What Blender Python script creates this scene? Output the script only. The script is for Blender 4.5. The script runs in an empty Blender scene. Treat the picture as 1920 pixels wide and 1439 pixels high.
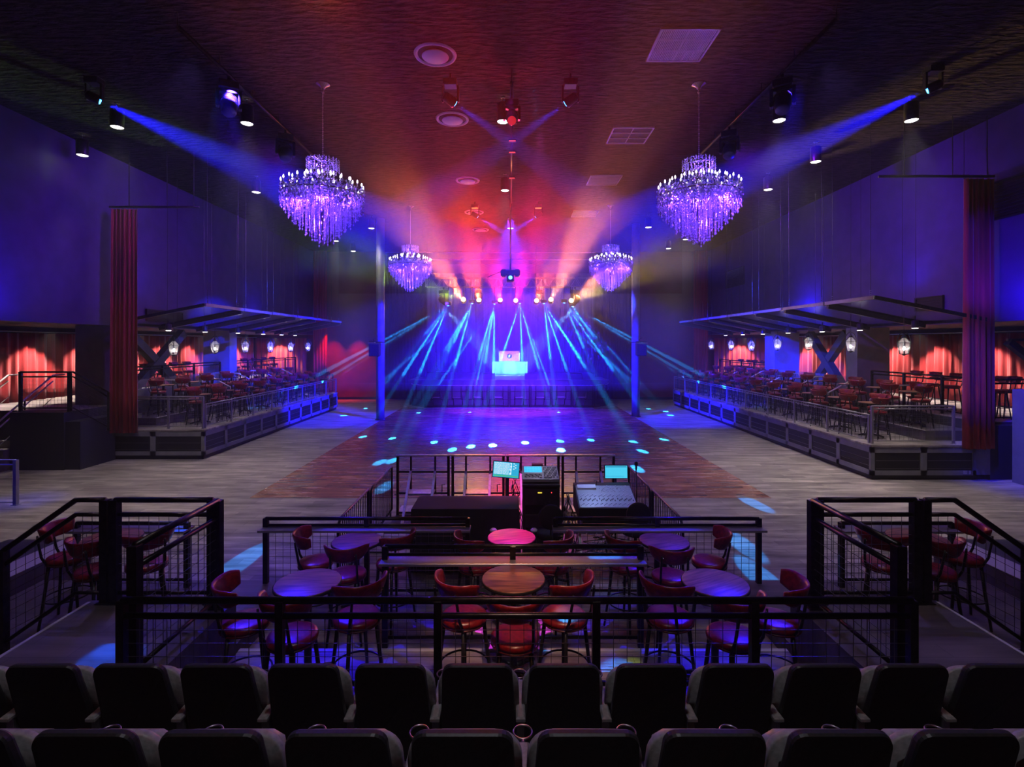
import bpy, math, random
from mathutils import Vector, Matrix
R = random.Random(7)
sc = bpy.context.scene
COL = sc.collection
PI = math.pi
F, CX, CY, CH = 970.0, 957.0, 645.0, 3.4

def P(u, v, d):
    return Vector(((u - CX) * d / F, d, CH - (v - CY) * d / F))
def PF(u, v, z=0.0):
    d = (CH - z) * F / (v - CY)
    return Vector(((u - CX) * d / F, d, z))

# ------------------------------------------------------------ camera, world, exposure
cam = bpy.data.cameras.new('camera')
camo = bpy.data.objects.new('camera', cam); COL.objects.link(camo)
cam.sensor_width = 36; cam.lens = 36 * F / 1920
cam.shift_x = 3 / 1920; cam.shift_y = -74.5 / 1920
cam.clip_start = 0.05; cam.clip_end = 200
camo.location = (0, 0, CH); camo.rotation_euler = (PI / 2, 0, 0)
sc.camera = camo
vs = sc.view_settings
vs.view_transform = 'Standard'; vs.look = 'None'; vs.gamma = 1; vs.use_curve_mapping = False
vs.exposure = 0.0
try:
    sc.cycles.use_light_tree = True
    sc.cycles.volume_bounces = 0
    sc.cycles.max_bounces = 4
    sc.cycles.diffuse_bounces = 1
    sc.cycles.glossy_bounces = 2
    sc.cycles.transmission_bounces = 3
    sc.cycles.transparent_max_bounces = 12
    sc.cycles.sample_clamp_indirect = 3.0
    sc.cycles.blur_glossy = 1.0
    sc.cycles.use_adaptive_sampling = True
    sc.cycles.adaptive_threshold = 0.045
    sc.cycles.adaptive_min_samples = 24
except Exception:
    pass
HAZE = 0.0034
world = bpy.data.worlds.new('world'); sc.world = world; world.use_nodes = True
wn = world.node_tree
wn.nodes['Background'].inputs[0].default_value = (0.03, 0.02, 0.05, 1)
wn.nodes['Background'].inputs[1].default_value = 0.0
hv = wn.nodes.new('ShaderNodeVolumeScatter')
hv.inputs['Density'].default_value = HAZE
hv.inputs['Anisotropy'].default_value = 0.35
wn.links.new(hv.outputs[0], wn.nodes['World Output'].inputs['Volume'])

# ------------------------------------------------------------ lights of the hall
def aim(o, t):
    o.rotation_euler = (Vector(t) - o.location).to_track_quat('-Z', 'Y').to_euler()
def spot(p, t, c, e, ang, bl=.15, r=.03, name='spot_light'):
    l = bpy.data.lights.new(name, 'SPOT'); l.color = c; l.energy = e
    l.spot_size = math.radians(ang); l.spot_blend = bl; l.shadow_soft_size = r
    o = bpy.data.objects.new(name, l); COL.objects.link(o); o.location = p; aim(o, t); return o
def point(p, c, e, r=.05, name='point_light'):
    l = bpy.data.lights.new(name, 'POINT'); l.color = c; l.energy = e; l.shadow_soft_size = r
    o = bpy.data.objects.new(name, l); COL.objects.link(o); o.location = p; return o
def area(p, t, c, e, sx, sy, name='area_light', spread=180):
    l = bpy.data.lights.new(name, 'AREA'); l.shape = 'RECTANGLE'; l.size = sx; l.size_y = sy
    l.color = c; l.energy = e; l.spread = math.radians(spread)
    o = bpy.data.objects.new(name, l); COL.objects.link(o); o.location = p; aim(o, t); return o

# white ceiling cans (x, y): lens height 8.47
CANS = [(-11.5, 13.9), (-9.2, 12.1), (-6.06, 11.9), (-8.5, 17.3), (-6.1, 22.7), (-8.6, 25.5), (-8.6, 28.3),
        (9.1, 11.74), (6.1, 11.74), (8.5, 14.4), (8.47, 17.0), (6.0, 22.5), (8.4, 27.5), (8.5, 25.1),
        (-.17, 11.8), (-.18, 17.1), (0.0, 22.7)]
CAN_E = 720
for x, y in CANS:
    e = CAN_E * (0.5 if abs(x) < 1 else 1.0) * (1.35 if 6 < abs(x) < 10 and y < 20 else .8) * (.25 if abs(x) > 11 or (y > 22 and abs(x) < 7) else .6 if y > 24 else 1)
    spot((x, y, 8.44), (x, y, 0), (1, .86, .76), e, 66 if abs(x) < 11 else 40, .9, .08, 'can_light')

# stage colour washes towards the ceiling and the house
LAMPS = [(869, 562, (1, .62, .12)), (898, 563, (1, .50, .10)), (938, 563, (1, .10, .10)), (967, 564, (1, .03, .15)),
         (1006, 564, (1, .32, .05)), (1033, 562, (1, .60, .22)), (1071, 564, (1, .80, .30))]
LAMP_D = 29.2
WASH = [  # lamp index, target pixel, depth of the target, colour, angle, energy
    (0, (760, 520), 24, (.45, .8, .10), 14, 4000), (0, (800, 460), 18, (1, .26, .06), 8, 30000), (0, (775, 395), 15, (.9, .07, .04), 7, 9000),
    (1, (840, 370), 13, (1, .16, .05), 7, 36000), (1, (820, 300), 11, (.9, .03, .05), 8, 36000), (1, (890, 330), 12, (1, .12, .05), 6, 36000),
    (2, (860, 300), 11, (1, .03, .08), 8, 36000), (2, (930, 330), 12, (1, .04, .08), 6, 36000),
    (3, (985, 320), 12, (1, .03, .08), 6, 36000), (3, (1050, 300), 11, (1, .02, .30), 7, 40000),
    (4, (1090, 370), 13, (1, .20, .08), 5, 40000), (4, (1030, 330), 12, (1, .10, .05), 5, 40000), (4, (1160, 320), 11, (1, .10, .08), 6, 30000),
    (5, (1110, 400), 14, (1, .34, .12), 5, 42000), (5, (1170, 380), 13, (1, .25, .10), 4, 42000),
    (6, (1170, 520), 24, (1, .72, .20), 14, 5000), (6, (1260, 400), 14, (1, .18, .08), 7, 16000), (6, (1210, 440), 16, (1, .45, .18), 5, 30000)]
for i, (tu, tv), td, c, a, e in WASH:
    u, v, _ = LAMPS[i]
    s = P(u, v + 2, LAMP_D - .32)
    spot(s, P(tu, tv, td), tuple(q ** 1.25 for q in c), e * (1.7 if td < 13.5 else 3.8), a, .6, .05, 'stage_wash_light')
for u, v, c in LAMPS:
    g = P(u, v + 2, LAMP_D - .35); spot(g, (g.x * 1.6, 22.0, 6.2), (c[0], c[1] * .7, c[2] * .3), 400, 80, 1, .1, 'stage_lamp_glow')

# thin blue fans
FANS = {(840, 573): [(-10, 24, .9), (-10, 20.5, .9), (-10.3, 27.5, .9), (-7.6, 27.2, 0), (680, 820), (735, 823), (450, 1055)],
        (885, 569): [(712, 868), (735, 865), (720, 915), (814, 830), (-7.9, 24.5, 0)],
        (927, 570): [(-4.5, 25.4, 0), (848, 844), (883, 838), (924, 836), (-2.0, 25.6, 0)],
        (975, 569): [(883, 838), (985, 831), (1050, 828), (2.4, 25.6, 0)],
        (1020, 569): [(1052, 845), (1108, 826), (1187, 829), (1205, 847), (7.6, 24.6, 0)],
        (1058, 568): [(1195, 880), (1245, 825), (1415, 945), (7.2, 27.0, 0)],
        (1074, 575): [(10, 24, .9), (10, 20.5, .9), (10.3, 27.5, .9), (7.8, 26.0, 0), (1390, 1020), (1430, 1085)]}
BEAM_E = 800000
for (u, v), ts in FANS.items():
    for q in ts:
        tt = PF(*q) if len(q) == 2 else Vector(q)
        e = BEAM_E * (.16 if tt.y < 12 else .5 if tt.y < 15 or abs(tt.x) > 7 else 1)
        spot(P(u, v + 1, 29.15), tt, (.010, .32, 1), e, 1.15 if len(q) == 2 else 1.4, .25, .02, 'beam_light')
for u, t in ((834, (-.35, 33, 1.8)), (1074, (.3, 33, 1.8))):
    spot(P(u, 580, 28.9), t, (.15, .42, 1), 90000, 16, .25, .03, 'key_light')
# violet down washes on the stage
for x, c in ((-3.6, (.10, .02, 1)), (-2.2, (.22, .02, 1)), (-.8, (.40, .05, 1)), (.6, (.45, .06, 1)), (2.0, (.22, .02, 1)), (3.4, (.10, .02, 1))):
    spot((x, 29.3, 5.75), (x * 1.1, 33.5, 1.4), (c[0] * .30, .004, 1), 1500, 46, .8, .1, 'stage_down_light')
    spot((x, 29.0, 5.6), (x * 1.2, 24.0, 0), (.012 + c[0] * .05, .004, 1), 9000, 52, .8, .1, 'stage_front_light')
spot((0, 20.5, 8.5), (0, 27.3, .3), (.10, .016, 1), 60000, 44, .7, .1, 'stage_front_light')  # extra lamp added to brighten the barriers and floor before the stage
spot((-.3, 20.5, 8.5), (0, 22.0, 0), (.6, .03, 1), 1500, 14, 1, .1, 'stage_front_light')
area((0, 33.6, 7.2), (0, 36.4, 3.2), (.03, .0, 1), 420, 9, .3, 'backdrop_strip_light')

# blue movers over the side aisles
spot((-8.56, 11.0, 8.50), (9.3, 24.0, 1.6), (.008, .006, 1), 230000, 18, .5, .04, 'blue_mover_light')
spot((8.46, 10.7, 8.58), (-9.3, 24.0, 1.6), (.008, .006, 1), 230000, 18, .5, .04, 'blue_mover_light')
for x, y, t in ((-1.1, 10.9, (3, 14.2, 6.8)), (1.1, 10.9, (-3, 14.2, 6.8)), (-1.25, 20.6, (4, 24, 5.9)), (.95, 20.6, (-4, 24, 5.9))):
    spot((x, y, 8.42), t, (.01, .03, 1), 50000, 14, .4, .03, 'blue_mover_light')
# blue wall washers standing on the side galleries' soffits
for p, t, e, a in (((-11.0, 11.0, 4.0), (-12, 11.8, 5.2), 300, 120), ((11.0, 11.6, 4.0), (12, 12.2, 5.4), 300, 120),
                ((11.2, 20.6, 4.6), (12, 20.8, 5.6), 170, 130), ((-11.2, 24.0, 4.6), (-12, 24.4, 5.6), 60, 130),
                ((-11.2, 16.0, 5.0), (-12, 17.0, 6.5), 50, 130), ((11.2, 15.0, 5.0), (12, 15.6, 6.5), 60, 130)):
    spot(p, t, (.03, .005, 1), e * 1.3, a, 1, .15, 'blue_washer_light')
# house blue spots high over the aisles
for sx in (-1, 1):
    spot((sx * 5.5, 13.2, 8.45), (sx * 12, 17, 5.8), (.24, .012, 1), 1900, 85, 1, .1, 'violet_house_light')
    spot((sx * 5.5, 10.2, 8.45), (sx * 10.5, 20, 1.2), (.05, .02, 1), 14000, 36, .8, .1, 'blue_house_light')
    spot((sx * 5.5, 9.8, 8.45), (sx * 1.95, 4.9, 1.0), (.01, .003, 1), 6500, 13, .5, .06, 'blue_table_light')
    spot((sx * 5.5, 13.0, 8.45), (sx * 2.6, 7.5, .5), (.10, .06, 1), 2500, 40, .9, .06, 'blue_pit_light')
    spot((sx * 5.5, 9.0, 8.45), (sx * 5.0, 6.0, .5), (.30, .20, 1), 400, 55, 1, .06, 'blue_aisle_light')
spot((0, 10.0, 8.40), (0.02, 6.6, .95), (1, .05, 1), 7500, 6.5, .5, .05, 'pink_table_light')
spot((.7, 11.6, 8.40), (0, 8.9, 0), (1, .05, .6), 3500, 18, .8, .05, 'pink_floor_light')
spot((0, 2.2, 8.6), (0, 4.9, .9), (1, .52, .32), 1300, 18, 1, .1, 'house_light')
for sx in (-1, 1):
    spot((sx * 3.6, 3.6, 8.6), (sx * 3.9, 5.6, .6), (1, .80, .72), 150, 50, 1, .1, 'house_light')
spot((0, 1.0, 8.6), (0, 2.9, .9), (.85, .85, 1), 220, 110, 1, .3, 'house_light')
for (px_, pz_, c_, e_, a_) in ((PF(1165, 1262, .2), 0, (.02, .28, 1), 9000, 2.6), (PF(1190, 1245, .2), 0, (.5, .7, .02), 2500, 1.2), (PF(1072, 1150, .97), 0, (.05, .40, 1), 7000, 2.0),
                            (PF(1050, 1145, .97), 0, (.8, .6, .02), 3000, .9), (PF(1025, 1210, .2), 0, (.02, .25, 1), 5000, 1.6), (PF(205, 1238, .75), 0, (.01, .10, 1), 7000, 3.2),
                            (PF(300, 1175, 0), 0, (.01, .10, 1), 9000, 3.4), (PF(215, 1215, .75), 0, (.01, .10, 1), 5000, 2.0)):
    spot((.4 if px_.x > 0 else -5.4, 9.6, 8.35), px_, c_, e_, a_, .3, .03, 'gobo_light')
for sx in (-1, 1):
    spot((sx * 5.5, 9.8, 8.45), (sx * 1.93, 6.5, .95), (.02, .003, 1), 6500, 8, .5, .06, 'blue_table_light')
# rear red glow across the ceiling relief
spot((0, 11.8, 8.3), (0, 6.6, 8.98), (1, .03, .07), 70, 130, 1, .05, 'red_mover_light')
for u in (622, 668):
    spot(P(u, 606, 31.0) + Vector((0, -.35, 0)), P(u, 690, 31.3), (1, .03, .02), 800, 60, 1, .05, 'red_wall_light')

# ------------------------------------------------------------ materials
def mat(name, col, rough=.6, metal=0.0, spec=.5, emit=None, es=0.0, alpha=1.0):
    m = bpy.data.materials.new(name); m.use_nodes = True
    b = m.node_tree.nodes['Principled BSDF']
    b.inputs['Base Color'].default_value = (*col, 1)
    b.inputs['Roughness'].default_value = rough
    b.inputs['Metallic'].default_value = metal
    b.inputs['Specular IOR Level'].default_value = spec
    if emit:
        b.inputs['Emission Color'].default_value = (*emit, 1); b.inputs['Emission Strength'].default_value = es
    b.inputs['Alpha'].default_value = alpha
    return m
def noisy(m, c1, c2, scale=(1, 1, 1), nscale=5, detail=6, bump=0.0, rough=None, space='Object', p1=.35, p2=.65, dist=.02):
    nt = m.node_tree; b = nt.nodes['Principled BSDF']
    tc = nt.nodes.new('ShaderNodeTexCoord'); mp = nt.nodes.new('ShaderNodeMapping'); mp.inputs['Scale'].default_value = scale
    n = nt.nodes.new('ShaderNodeTexNoise'); n.inputs['Scale'].default_value = nscale; n.inputs['Detail'].default_value = detail
    r = nt.nodes.new('ShaderNodeValToRGB'); r.color_ramp.elements[0].color = (*c1, 1); r.color_ramp.elements[1].color = (*c2, 1)
    r.color_ramp.elements[0].position = p1; r.color_ramp.elements[1].position = p2
    nt.links.new(tc.outputs[space], mp.inputs[0]); nt.links.new(mp.outputs[0], n.inputs['Vector'])
    nt.links.new(n.outputs['Fac'], r.inputs[0]); nt.links.new(r.outputs[0], b.inputs['Base Color'])
    if bump:
        bp = nt.nodes.new('ShaderNodeBump'); bp.inputs['Strength'].default_value = bump; bp.inputs['Distance'].default_value = dist
        nt.links.new(n.outputs['Fac'], bp.inputs['Height']); nt.links.new(bp.outputs[0], b.inputs['Normal'])
    if rough:
        mr = nt.nodes.new('ShaderNodeMapRange'); mr.inputs['To Min'].default_value = rough[0]; mr.inputs['To Max'].default_value = rough[1]
        nt.links.new(n.outputs['Fac'], mr.inputs['Value']); nt.links.new(mr.outputs[0], b.inputs['Roughness'])
    return m
def planks(name, c1, c2, cm, pw, pl, rough, grain=.5):
    m = mat(name, c1, rough); nt = m.node_tree; b = nt.nodes['Principled BSDF']
    tc = nt.nodes.new('ShaderNodeTexCoord')
    br = nt.nodes.new('ShaderNodeTexBrick'); br.inputs['Scale'].default_value = 1; br.inputs['Brick Width'].default_value = pl
    br.inputs['Row Height'].default_value = pw; br.inputs['Mortar Size'].default_value = .0022; br.offset = .37
    br.inputs['Color1'].default_value = (*c1, 1); br.inputs['Color2'].default_value = (*c2, 1); br.inputs['Mortar'].default_value = (*cm, 1)
    br.inputs['Bias'].default_value = 0
    nt.links.new(tc.outputs['Object'], br.inputs['Vector'])
    mp = nt.nodes.new('ShaderNodeMapping'); mp.inputs['Scale'].default_value = (.55, 3.2, 1)
    n = nt.nodes.new('ShaderNodeTexNoise'); n.inputs['Scale'].default_value = 1.6; n.inputs['Detail'].default_value = 9; n.inputs['Roughness'].default_value = .62
    nt.links.new(tc.outputs['Object'], mp.inputs[0]); nt.links.new(mp.outputs[0], n.inputs['Vector'])
    mr = nt.nodes.new('ShaderNodeMapRange'); mr.inputs['From Min'].default_value = .3; mr.inputs['From Max'].default_value = .7
    mr.inputs['To Min'].default_value = 1 - grain; mr.inputs['To Max'].default_value = 1 + grain
    nt.links.new(n.outputs['Fac'], mr.inputs['Value'])
    mx = nt.nodes.new('ShaderNodeVectorMath'); mx.operation = 'SCALE'
    nt.links.new(br.outputs['Color'], mx.inputs[0]); nt.links.new(mr.outputs[0], mx.inputs['Scale'])
    nt.links.new(mx.outputs[0], b.inputs['Base Color'])
    r2 = nt.nodes.new('ShaderNodeMapRange'); r2.inputs['To Min'].default_value = rough - .08; r2.inputs['To Max'].default_value = rough + .12
    nt.links.new(n.outputs['Fac'], r2.inputs['Value']); nt.links.new(r2.outputs[0], b.inputs['Roughness'])
    bp = nt.nodes.new('ShaderNodeBump'); bp.inputs['Strength'].default_value = .25; bp.inputs['Distance'].default_value = .002
    nt.links.new(br.outputs['Fac'], bp.inputs['Height']); bp.invert = True
    nt.links.new(bp.outputs[0], b.inputs['Normal'])
    return m
M = {}
M['floor'] = planks('grey_plank_floor', (.30, .265, .25), (.17, .15, .15), (.05, .045, .045), .19, 1.25, .50, .75)
M['dance'] = planks('dance_floor_wood', (.36, .155, .080), (.17, .075, .042), (.015, .008, .006), .083, 1.1, .24, .45)
M['ceiling'] = noisy(mat('ceiling_spray', (.1, .1, .1), .8, 0, .25), (.010, .006, .008), (.040, .026, .032), (.8, 2.6, 1), 4.2, 9, 1.0, None, 'Object', .40, .62, .22)
M['wall'] = noisy(mat('wall_paint', (.2, .2, .22), .55), (.17, .17, .19), (.21, .21, .23), (1, 1, 1), 3, 4, .05)
M['navy'] = noisy(mat('navy_wall_paint', (.07, .055, .15), .55), (.055, .028, .13), (.075, .038, .165), (1, 1, 1), 2, 4, .05)
M['wall_dark'] = noisy(mat('wall_dark_paint', (.05, .05, .06), .6), (.040, .040, .048), (.06, .06, .07), (1, 1, 1), 3, 4, .05)
M['maroon'] = noisy(mat('maroon_wall', (.2, .03, .03), .6), (.16, .022, .03), (.22, .03, .04), (1, 1, 1), 2, 4, .05)
M['fascia'] = noisy(mat('platform_paint', (.2, .2, .23), .5), (.17, .17, .20), (.23, .23, .26), (1, 1, 1), 3, 3, .05)
M['louvre'] = mat('louvre_black', (.004, .004, .005), .6)
M['black'] = noisy(mat('black_steel', (.02, .02, .022), .32, .3), (.014, .014, .016), (.03, .03, .032), (1, 1, 1), 30, 3, .05)
M['blackmatte'] = mat('black_matte', (.012, .012, .013), .7)
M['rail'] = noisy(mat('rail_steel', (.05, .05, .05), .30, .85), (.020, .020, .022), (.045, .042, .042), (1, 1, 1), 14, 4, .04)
M['steel'] = mat('brushed_steel', (.55, .55, .56), .32, 1)
M['alu'] = noisy(mat('aluminium', (.6, .6, .62), .4, .9), (.5, .5, .52), (.72, .72, .74), (1, 1, 1), 12, 3, .05)
M['rail_lit'] = mat('lit_rail_steel', (.30, .28, .30), .35, .5)  # black rail steel with its highlights put in as a lighter base colour
M['handrail'] = mat('handrail_steel', (.60, .58, .55), .35, .35)
M['wire'] = mat('wire_steel', (.16, .16, .16), .35, .8)
M['vinyl'] = noisy(mat('red_vinyl', (.3, .01, .015), .30), (.15, .006, .010), (.30, .016, .020), (1, 1, 1), 26, 6, .10)
M['piping'] = mat('dark_red_piping', (.09, .006, .008), .35)
M['wood'] = noisy(mat('table_wood', (.3, .1, .05), .38), (.14, .045, .022), (.40, .16, .08), (1.5, 14, 1), 2.2, 8, .04)
M['curtain'] = noisy(mat('red_velvet', (.42, .012, .02), .75), (.34, .008, .014), (.50, .018, .026), (3, 3, .3), 3, 4, .03)
M['curtain'].node_tree.nodes['Principled BSDF'].inputs['Sheen Weight'].default_value = .4
M['curtain_dark'] = mat('dark_drape', (.022, .012, .016), .85)
M['plastic'] = noisy(mat('seat_shell_plastic', (.03, .032, .03), .42), (.026, .028, .027), (.040, .042, .040), (1, 1, 1), 60, 3, .15, None, 'Object', .35, .65, .002)
M['pad'] = noisy(mat('seat_grey_vinyl', (.22, .22, .21), .35), (.36, .36, .34), (.50, .50, .48), (1, 1, 1), 40, 3, .06)
M['nosing'] = mat('pale_nosing', (.55, .55, .52), .5)
M['carpet'] = planks('walkway_vinyl', (.12, .105, .10), (.085, .078, .078), (.03, .03, .03), .19, 1.25, .5, .5)
M['chrome'] = mat('chrome', (.8, .8, .82), .15, 1)
M['crystal'] = mat('cut_crystal', (.85, .80, 1.0), .12, .0, 1.0)
M['crystal'].node_tree.nodes['Principled BSDF'].inputs['Metallic'].default_value = .15
M['lens'] = mat('lamp_lens', (1, 1, 1), .3, emit=(1, .97, .90), es=9)
M['bulb'] = mat('candle_bulb', (1, 1, 1), .3, emit=(.80, .68, 1), es=12)
M['flame'] = mat('lantern_bulb', (1, 1, 1), .3, emit=(1, .95, .9), es=30)
M['bluelens'] = mat('blue_lens', (0, .1, 1), .3, emit=(.04, .35, 1), es=14)
M['redled'] = mat('red_led', (1, 0, 0), .3, emit=(1, .04, .04), es=4)
M['reddim'] = mat('red_dim_lens', (.3, 0, 0), .3, emit=(1, .03, .04), es=.5)
M['orangeled'] = mat('orange_led', (1, .5, 0), .3, emit=(1, .6, .05), es=4)
M['glass'] = mat('pane_glass', (.5, .5, .55), .08, alpha=.18)
M['filmpanel'] = mat('perforated_panel', (.05, .05, .07), .35, .3, alpha=.25)
M['cloth_blue'] = noisy(mat('pale_table_cloth', (.35, .6, .65), .8), (.012, .045, .052), (.02, .06, .07), (1, 1, 1), 4, 4, .1)
M['cloth_black'] = noisy(mat('black_table_cloth', (.02, .02, .022), .8), (.018, .018, .02), (.028, .028, .03), (1, 1, 1), 4, 4, .1)
M['diffuser'] = mat('diffuser_plate', (.85, .80, .88), .5)
M['backdrop'] = mat('stage_backdrop', (.25, .25, .30), .8)
M['stagefloor'] = mat('stage_deck', (.16, .16, .18), .35)
M['fixture'] = noisy(mat('fixture_black', (.03, .03, .032), .35, .2), (.022, .022, .024), (.04, .04, .042), (1, 1, 1), 20, 3, .05)
M['console'] = mat('silver_console', (.42, .43, .46), .4, .3)
M['key'] = mat('console_keys', (.05, .05, .06), .4)
M['fader'] = mat('fader_caps', (.7, .7, .75), .4)
M['drum'] = mat('dark_blue_post', (.03, .03, .05), .5)
for i, (u, v, c) in enumerate(LAMPS):
    M['lamp%d' % i] = mat('stage_lens_%s' % 'abcdefg'[i], (1, 1, 1), .3, emit=tuple(.22 * q + .78 * w for q, w in zip((1, .8, .5), c)), es=14)

# ------------------------------------------------------------ mesh tools
class MB:
    def __init__(s): s.v = []; s.f = []; s.mi = []; s.cur = 0; s.sm = []
    def add(s, vs, fs, smooth=False):
        o = len(s.v); s.v += [tuple(p) for p in vs]; s.f += [tuple(i + o for i in f) for f in fs]
        s.mi += [s.cur] * len(fs); s.sm += [smooth] * len(fs); return s
    def box(s, a, b):
        x0, y0, z0 = a; x1, y1, z1 = b
        v = [(x0, y0, z0), (x1, y0, z0), (x1, y1, z0), (x0, y1, z0), (x0, y0, z1), (x1, y0, z1), (x1, y1, z1), (x0, y1, z1)]
        return s.add(v, [(0, 3, 2, 1), (4, 5, 6, 7), (0, 1, 5, 4), (1, 2, 6, 5), (2, 3, 7, 6), (3, 0, 4, 7)])
    def bbox(s, a, b, c=.01):   # bevelled box (top and bottom chamfer)
        x0, y0, z0 = a; x1, y1, z1 = b
        L = []
        for z, k in ((z0, c), (z0 + c, 0), (z1 - c, 0), (z1, c)):
            L.append([(x0 + k, y0 + k, z), (x1 - k, y0 + k, z), (x1 - k, y1 - k, z), (x0 + k, y1 - k, z)])
        return s.loft(L)
    def loft(s, rings, close=True, cap=True, smooth=False):
        n = len(rings[0]); v = [p for r in rings for p in r]; f = []
        for i in range(len(rings) - 1):
            for j in range(n if close else n - 1):
                k = (j + 1) % n
                f.append((i * n + j, i * n + k, (i + 1) * n + k, (i + 1) * n + j))
        if cap:
            f.append(tuple(range(n - 1, -1, -1))); f.append(tuple((len(rings) - 1) * n + j for j in range(n)))
        return s.add(v, f, smooth)
    def tube(s, pts, r, n=8, cap=True, smooth=True):
        pts = [Vector(p) for p in pts]; rings = []; up = None
        for i, p in enumerate(pts):
            a = pts[max(i - 1, 0)]; b = pts[min(i + 1, len(pts) - 1)]
            t = (b - a).normalized()
            ref = Vector((0, 0, 1)) if abs(t.z) < .95 else Vector((1, 0, 0))
            if up is not None: ref = up
            x = t.cross(ref)
            if x.length < 1e-4: x = t.cross(Vector((0, 1, 0)))
            x.normalize(); y = x.cross(t).normalized(); up = y
            rr = r[i] if isinstance(r, (list, tuple)) else r
            off = PI / n
            rings.append([p + (x * math.cos(off + 2 * PI * k / n) + y * math.sin(off + 2 * PI * k / n)) * rr for k in range(n)])
        return s.loft(rings, True, cap, smooth and n > 5)
    def bar(s, a, b, w, h=None):
        h = h or w; a = Vector(a); b = Vector(b); t = (b - a).normalized()
        ref = Vector((0, 0, 1)) if abs(t.z) < .95 else Vector((0, 1, 0))
        x = t.cross(ref).normalized(); y = x.cross(t).normalized()
        R_ = [[p + x * sx * w / 2 + y * sy * h / 2 for sx, sy in ((-1, -1), (1, -1), (1, 1), (-1, 1))] for p in (a, b)]
        return s.loft(R_)
    def lathe(s, prof, n=20, c=(0, 0, 0), smooth=True, cap=True):
        rings = [[(c[0] + r * math.cos(2 * PI * k / n), c[1] + r * math.sin(2 * PI * k / n), c[2] + z) for k in range(n)] for r, z in prof]
        return s.loft(rings, True, cap, smooth)
    def torus(s, c, R0, r, n=20, m=6, sx=1, sy=1):
        v = []; f = []
        for i in range(n):
            a = 2 * PI * i / n
            for j in range(m):
                b = 2 * PI * j / m
                v.append((c[0] + sx * (R0 + r * math.cos(b)) * math.cos(a), c[1] + sy * (R0 + r * math.cos(b)) * math.sin(a), c[2] + r * math.sin(b)))
        for i in range(n):
            for j in range(m):
                f.append((i * m + j, ((i + 1) % n) * m + j, ((i + 1) % n) * m + (j + 1) % m, i * m + (j + 1) % m))
        return s.add(v, f, True)
    def gem(s, c, r, h):
        x, y, z = c
        return s.add([(x, y, z + h), (x + r, y, z), (x, y + r, z), (x - r, y, z), (x, y - r, z), (x, y, z - h)],
                     [(0, 1, 2), (0, 2, 3), (0, 3, 4), (0, 4, 1), (5, 2, 1), (5, 3, 2), (5, 4, 3), (5, 1, 4)])
    def mesh(s, name, mats):
        me = bpy.data.meshes.new(name); me.from_pydata(s.v, [], s.f)
        for m in (mats if isinstance(mats, (list, tuple)) else [mats]): me.materials.append(m)
        me.polygons.foreach_set('material_index', s.mi); me.polygons.foreach_set('use_smooth', s.sm)
        me.update(); return me
    def build(s, name, mats, parent=None, loc=(0, 0, 0), rz=0):
        o = bpy.data.objects.new(name, s.mesh(name, mats)); COL.objects.link(o)
        o.location = loc; o.rotation_euler = (0, 0, rz)
        if parent: o.parent = parent
        return o
KIDS = {}
def thing(name, label, cat, loc=(0, 0, 0), rz=0, group=None):
    o = bpy.data.objects.new(name, None); COL.objects.link(o); o.location = loc; o.rotation_euler = (0, 0, rz)
    o.empty_display_size = .1
    tag(o, label, cat, group); return o
def tag(o, label=None, cat=None, group=None, kind=None):
    if label: o['label'] = label
    if cat: o['category'] = cat
    if group: o['group'] = group
    if kind: o['kind'] = kind
    return o
def dup(root, loc, rz=0, label=None, group=None, scale=None):
    def cp(o, par):
        c = o.copy(); COL.objects.link(c)
        if par: c.parent = par
        for ch in o.children: cp(ch, c)
        return c
    r = cp(root, None); r.location = loc; r.rotation_euler = (0, 0, rz)
    if scale: r.scale = scale
    if label: r['label'] = label
    if group: r['group'] = group
    return r
def struct(name, mb, m, loc=(0, 0, 0)):
    o = mb.build(name, m, None, loc); o['kind'] = 'structure'; return o
ORD = ['first', 'second', 'third', 'fourth', 'fifth', 'sixth', 'seventh', 'eighth', 'ninth', 'tenth', 'eleventh', 'twelfth',
       'thirteenth', 'fourteenth', 'fifteenth', 'sixteenth']

# ------------------------------------------------------------ room shell
ZC = 9.03
struct('floor', MB().box((-17, -4, -.2), (17, 38, 0)), M['floor'])
struct('ceiling', MB().box((-12.6, -4, ZC), (12.6, 31.6, ZC + .3)), M['ceiling'])
struct('wall_left', MB().box((-12.4, -4, 3.95), (-12, 31.6, ZC)), M['navy'])
struct('wall_right', MB().box((12, -4, 3.95), (12.4, 31.6, ZC)), M['navy'])
for sx, nm in ((-1, 'left'), (1, 'right')):
    xs = sorted((sx * 12.4, sx * 16))
    struct('ceiling_gallery_' + nm, MB().box((xs[0], -4, 3.95), (xs[1], 31.6, 4.2)), M['wall_dark'])
    xs = sorted((sx * 16, sx * 16.3))
    struct('wall_gallery_' + nm, MB().box((xs[0], -4, 0), (xs[1], 31.6, 4.2)), M['wall_dark'])
    xs = sorted((sx * 7.65, sx * 16.3))
    struct('wall_stage_' + nm, MB().box((xs[0], 31.6, 0), (xs[1], 31.9, ZC + .3)), M['maroon'])
    xs = sorted((sx * 7.65, sx * 7.9))
    struct('wall_wing_' + nm, MB().box((xs[0], 31.9, 0), (xs[1], 37, ZC + .3)), M['wall_dark'])
    xs = sorted((sx * 7.7, sx * 12))
    struct('baseboard_' + nm, MB().box((xs[0], 31.56, 0), (xs[1], 31.6, .15)), M['louvre'])
struct('wall_rear', MB().box((-16.3, -4.3, 0), (16.3, -4, ZC + .3)), M['wall_dark'])
struct('wall_back', MB().box((-7.9, 36.6, 0), (7.9, 36.9, ZC + .3)), M['wall_dark'])
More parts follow.
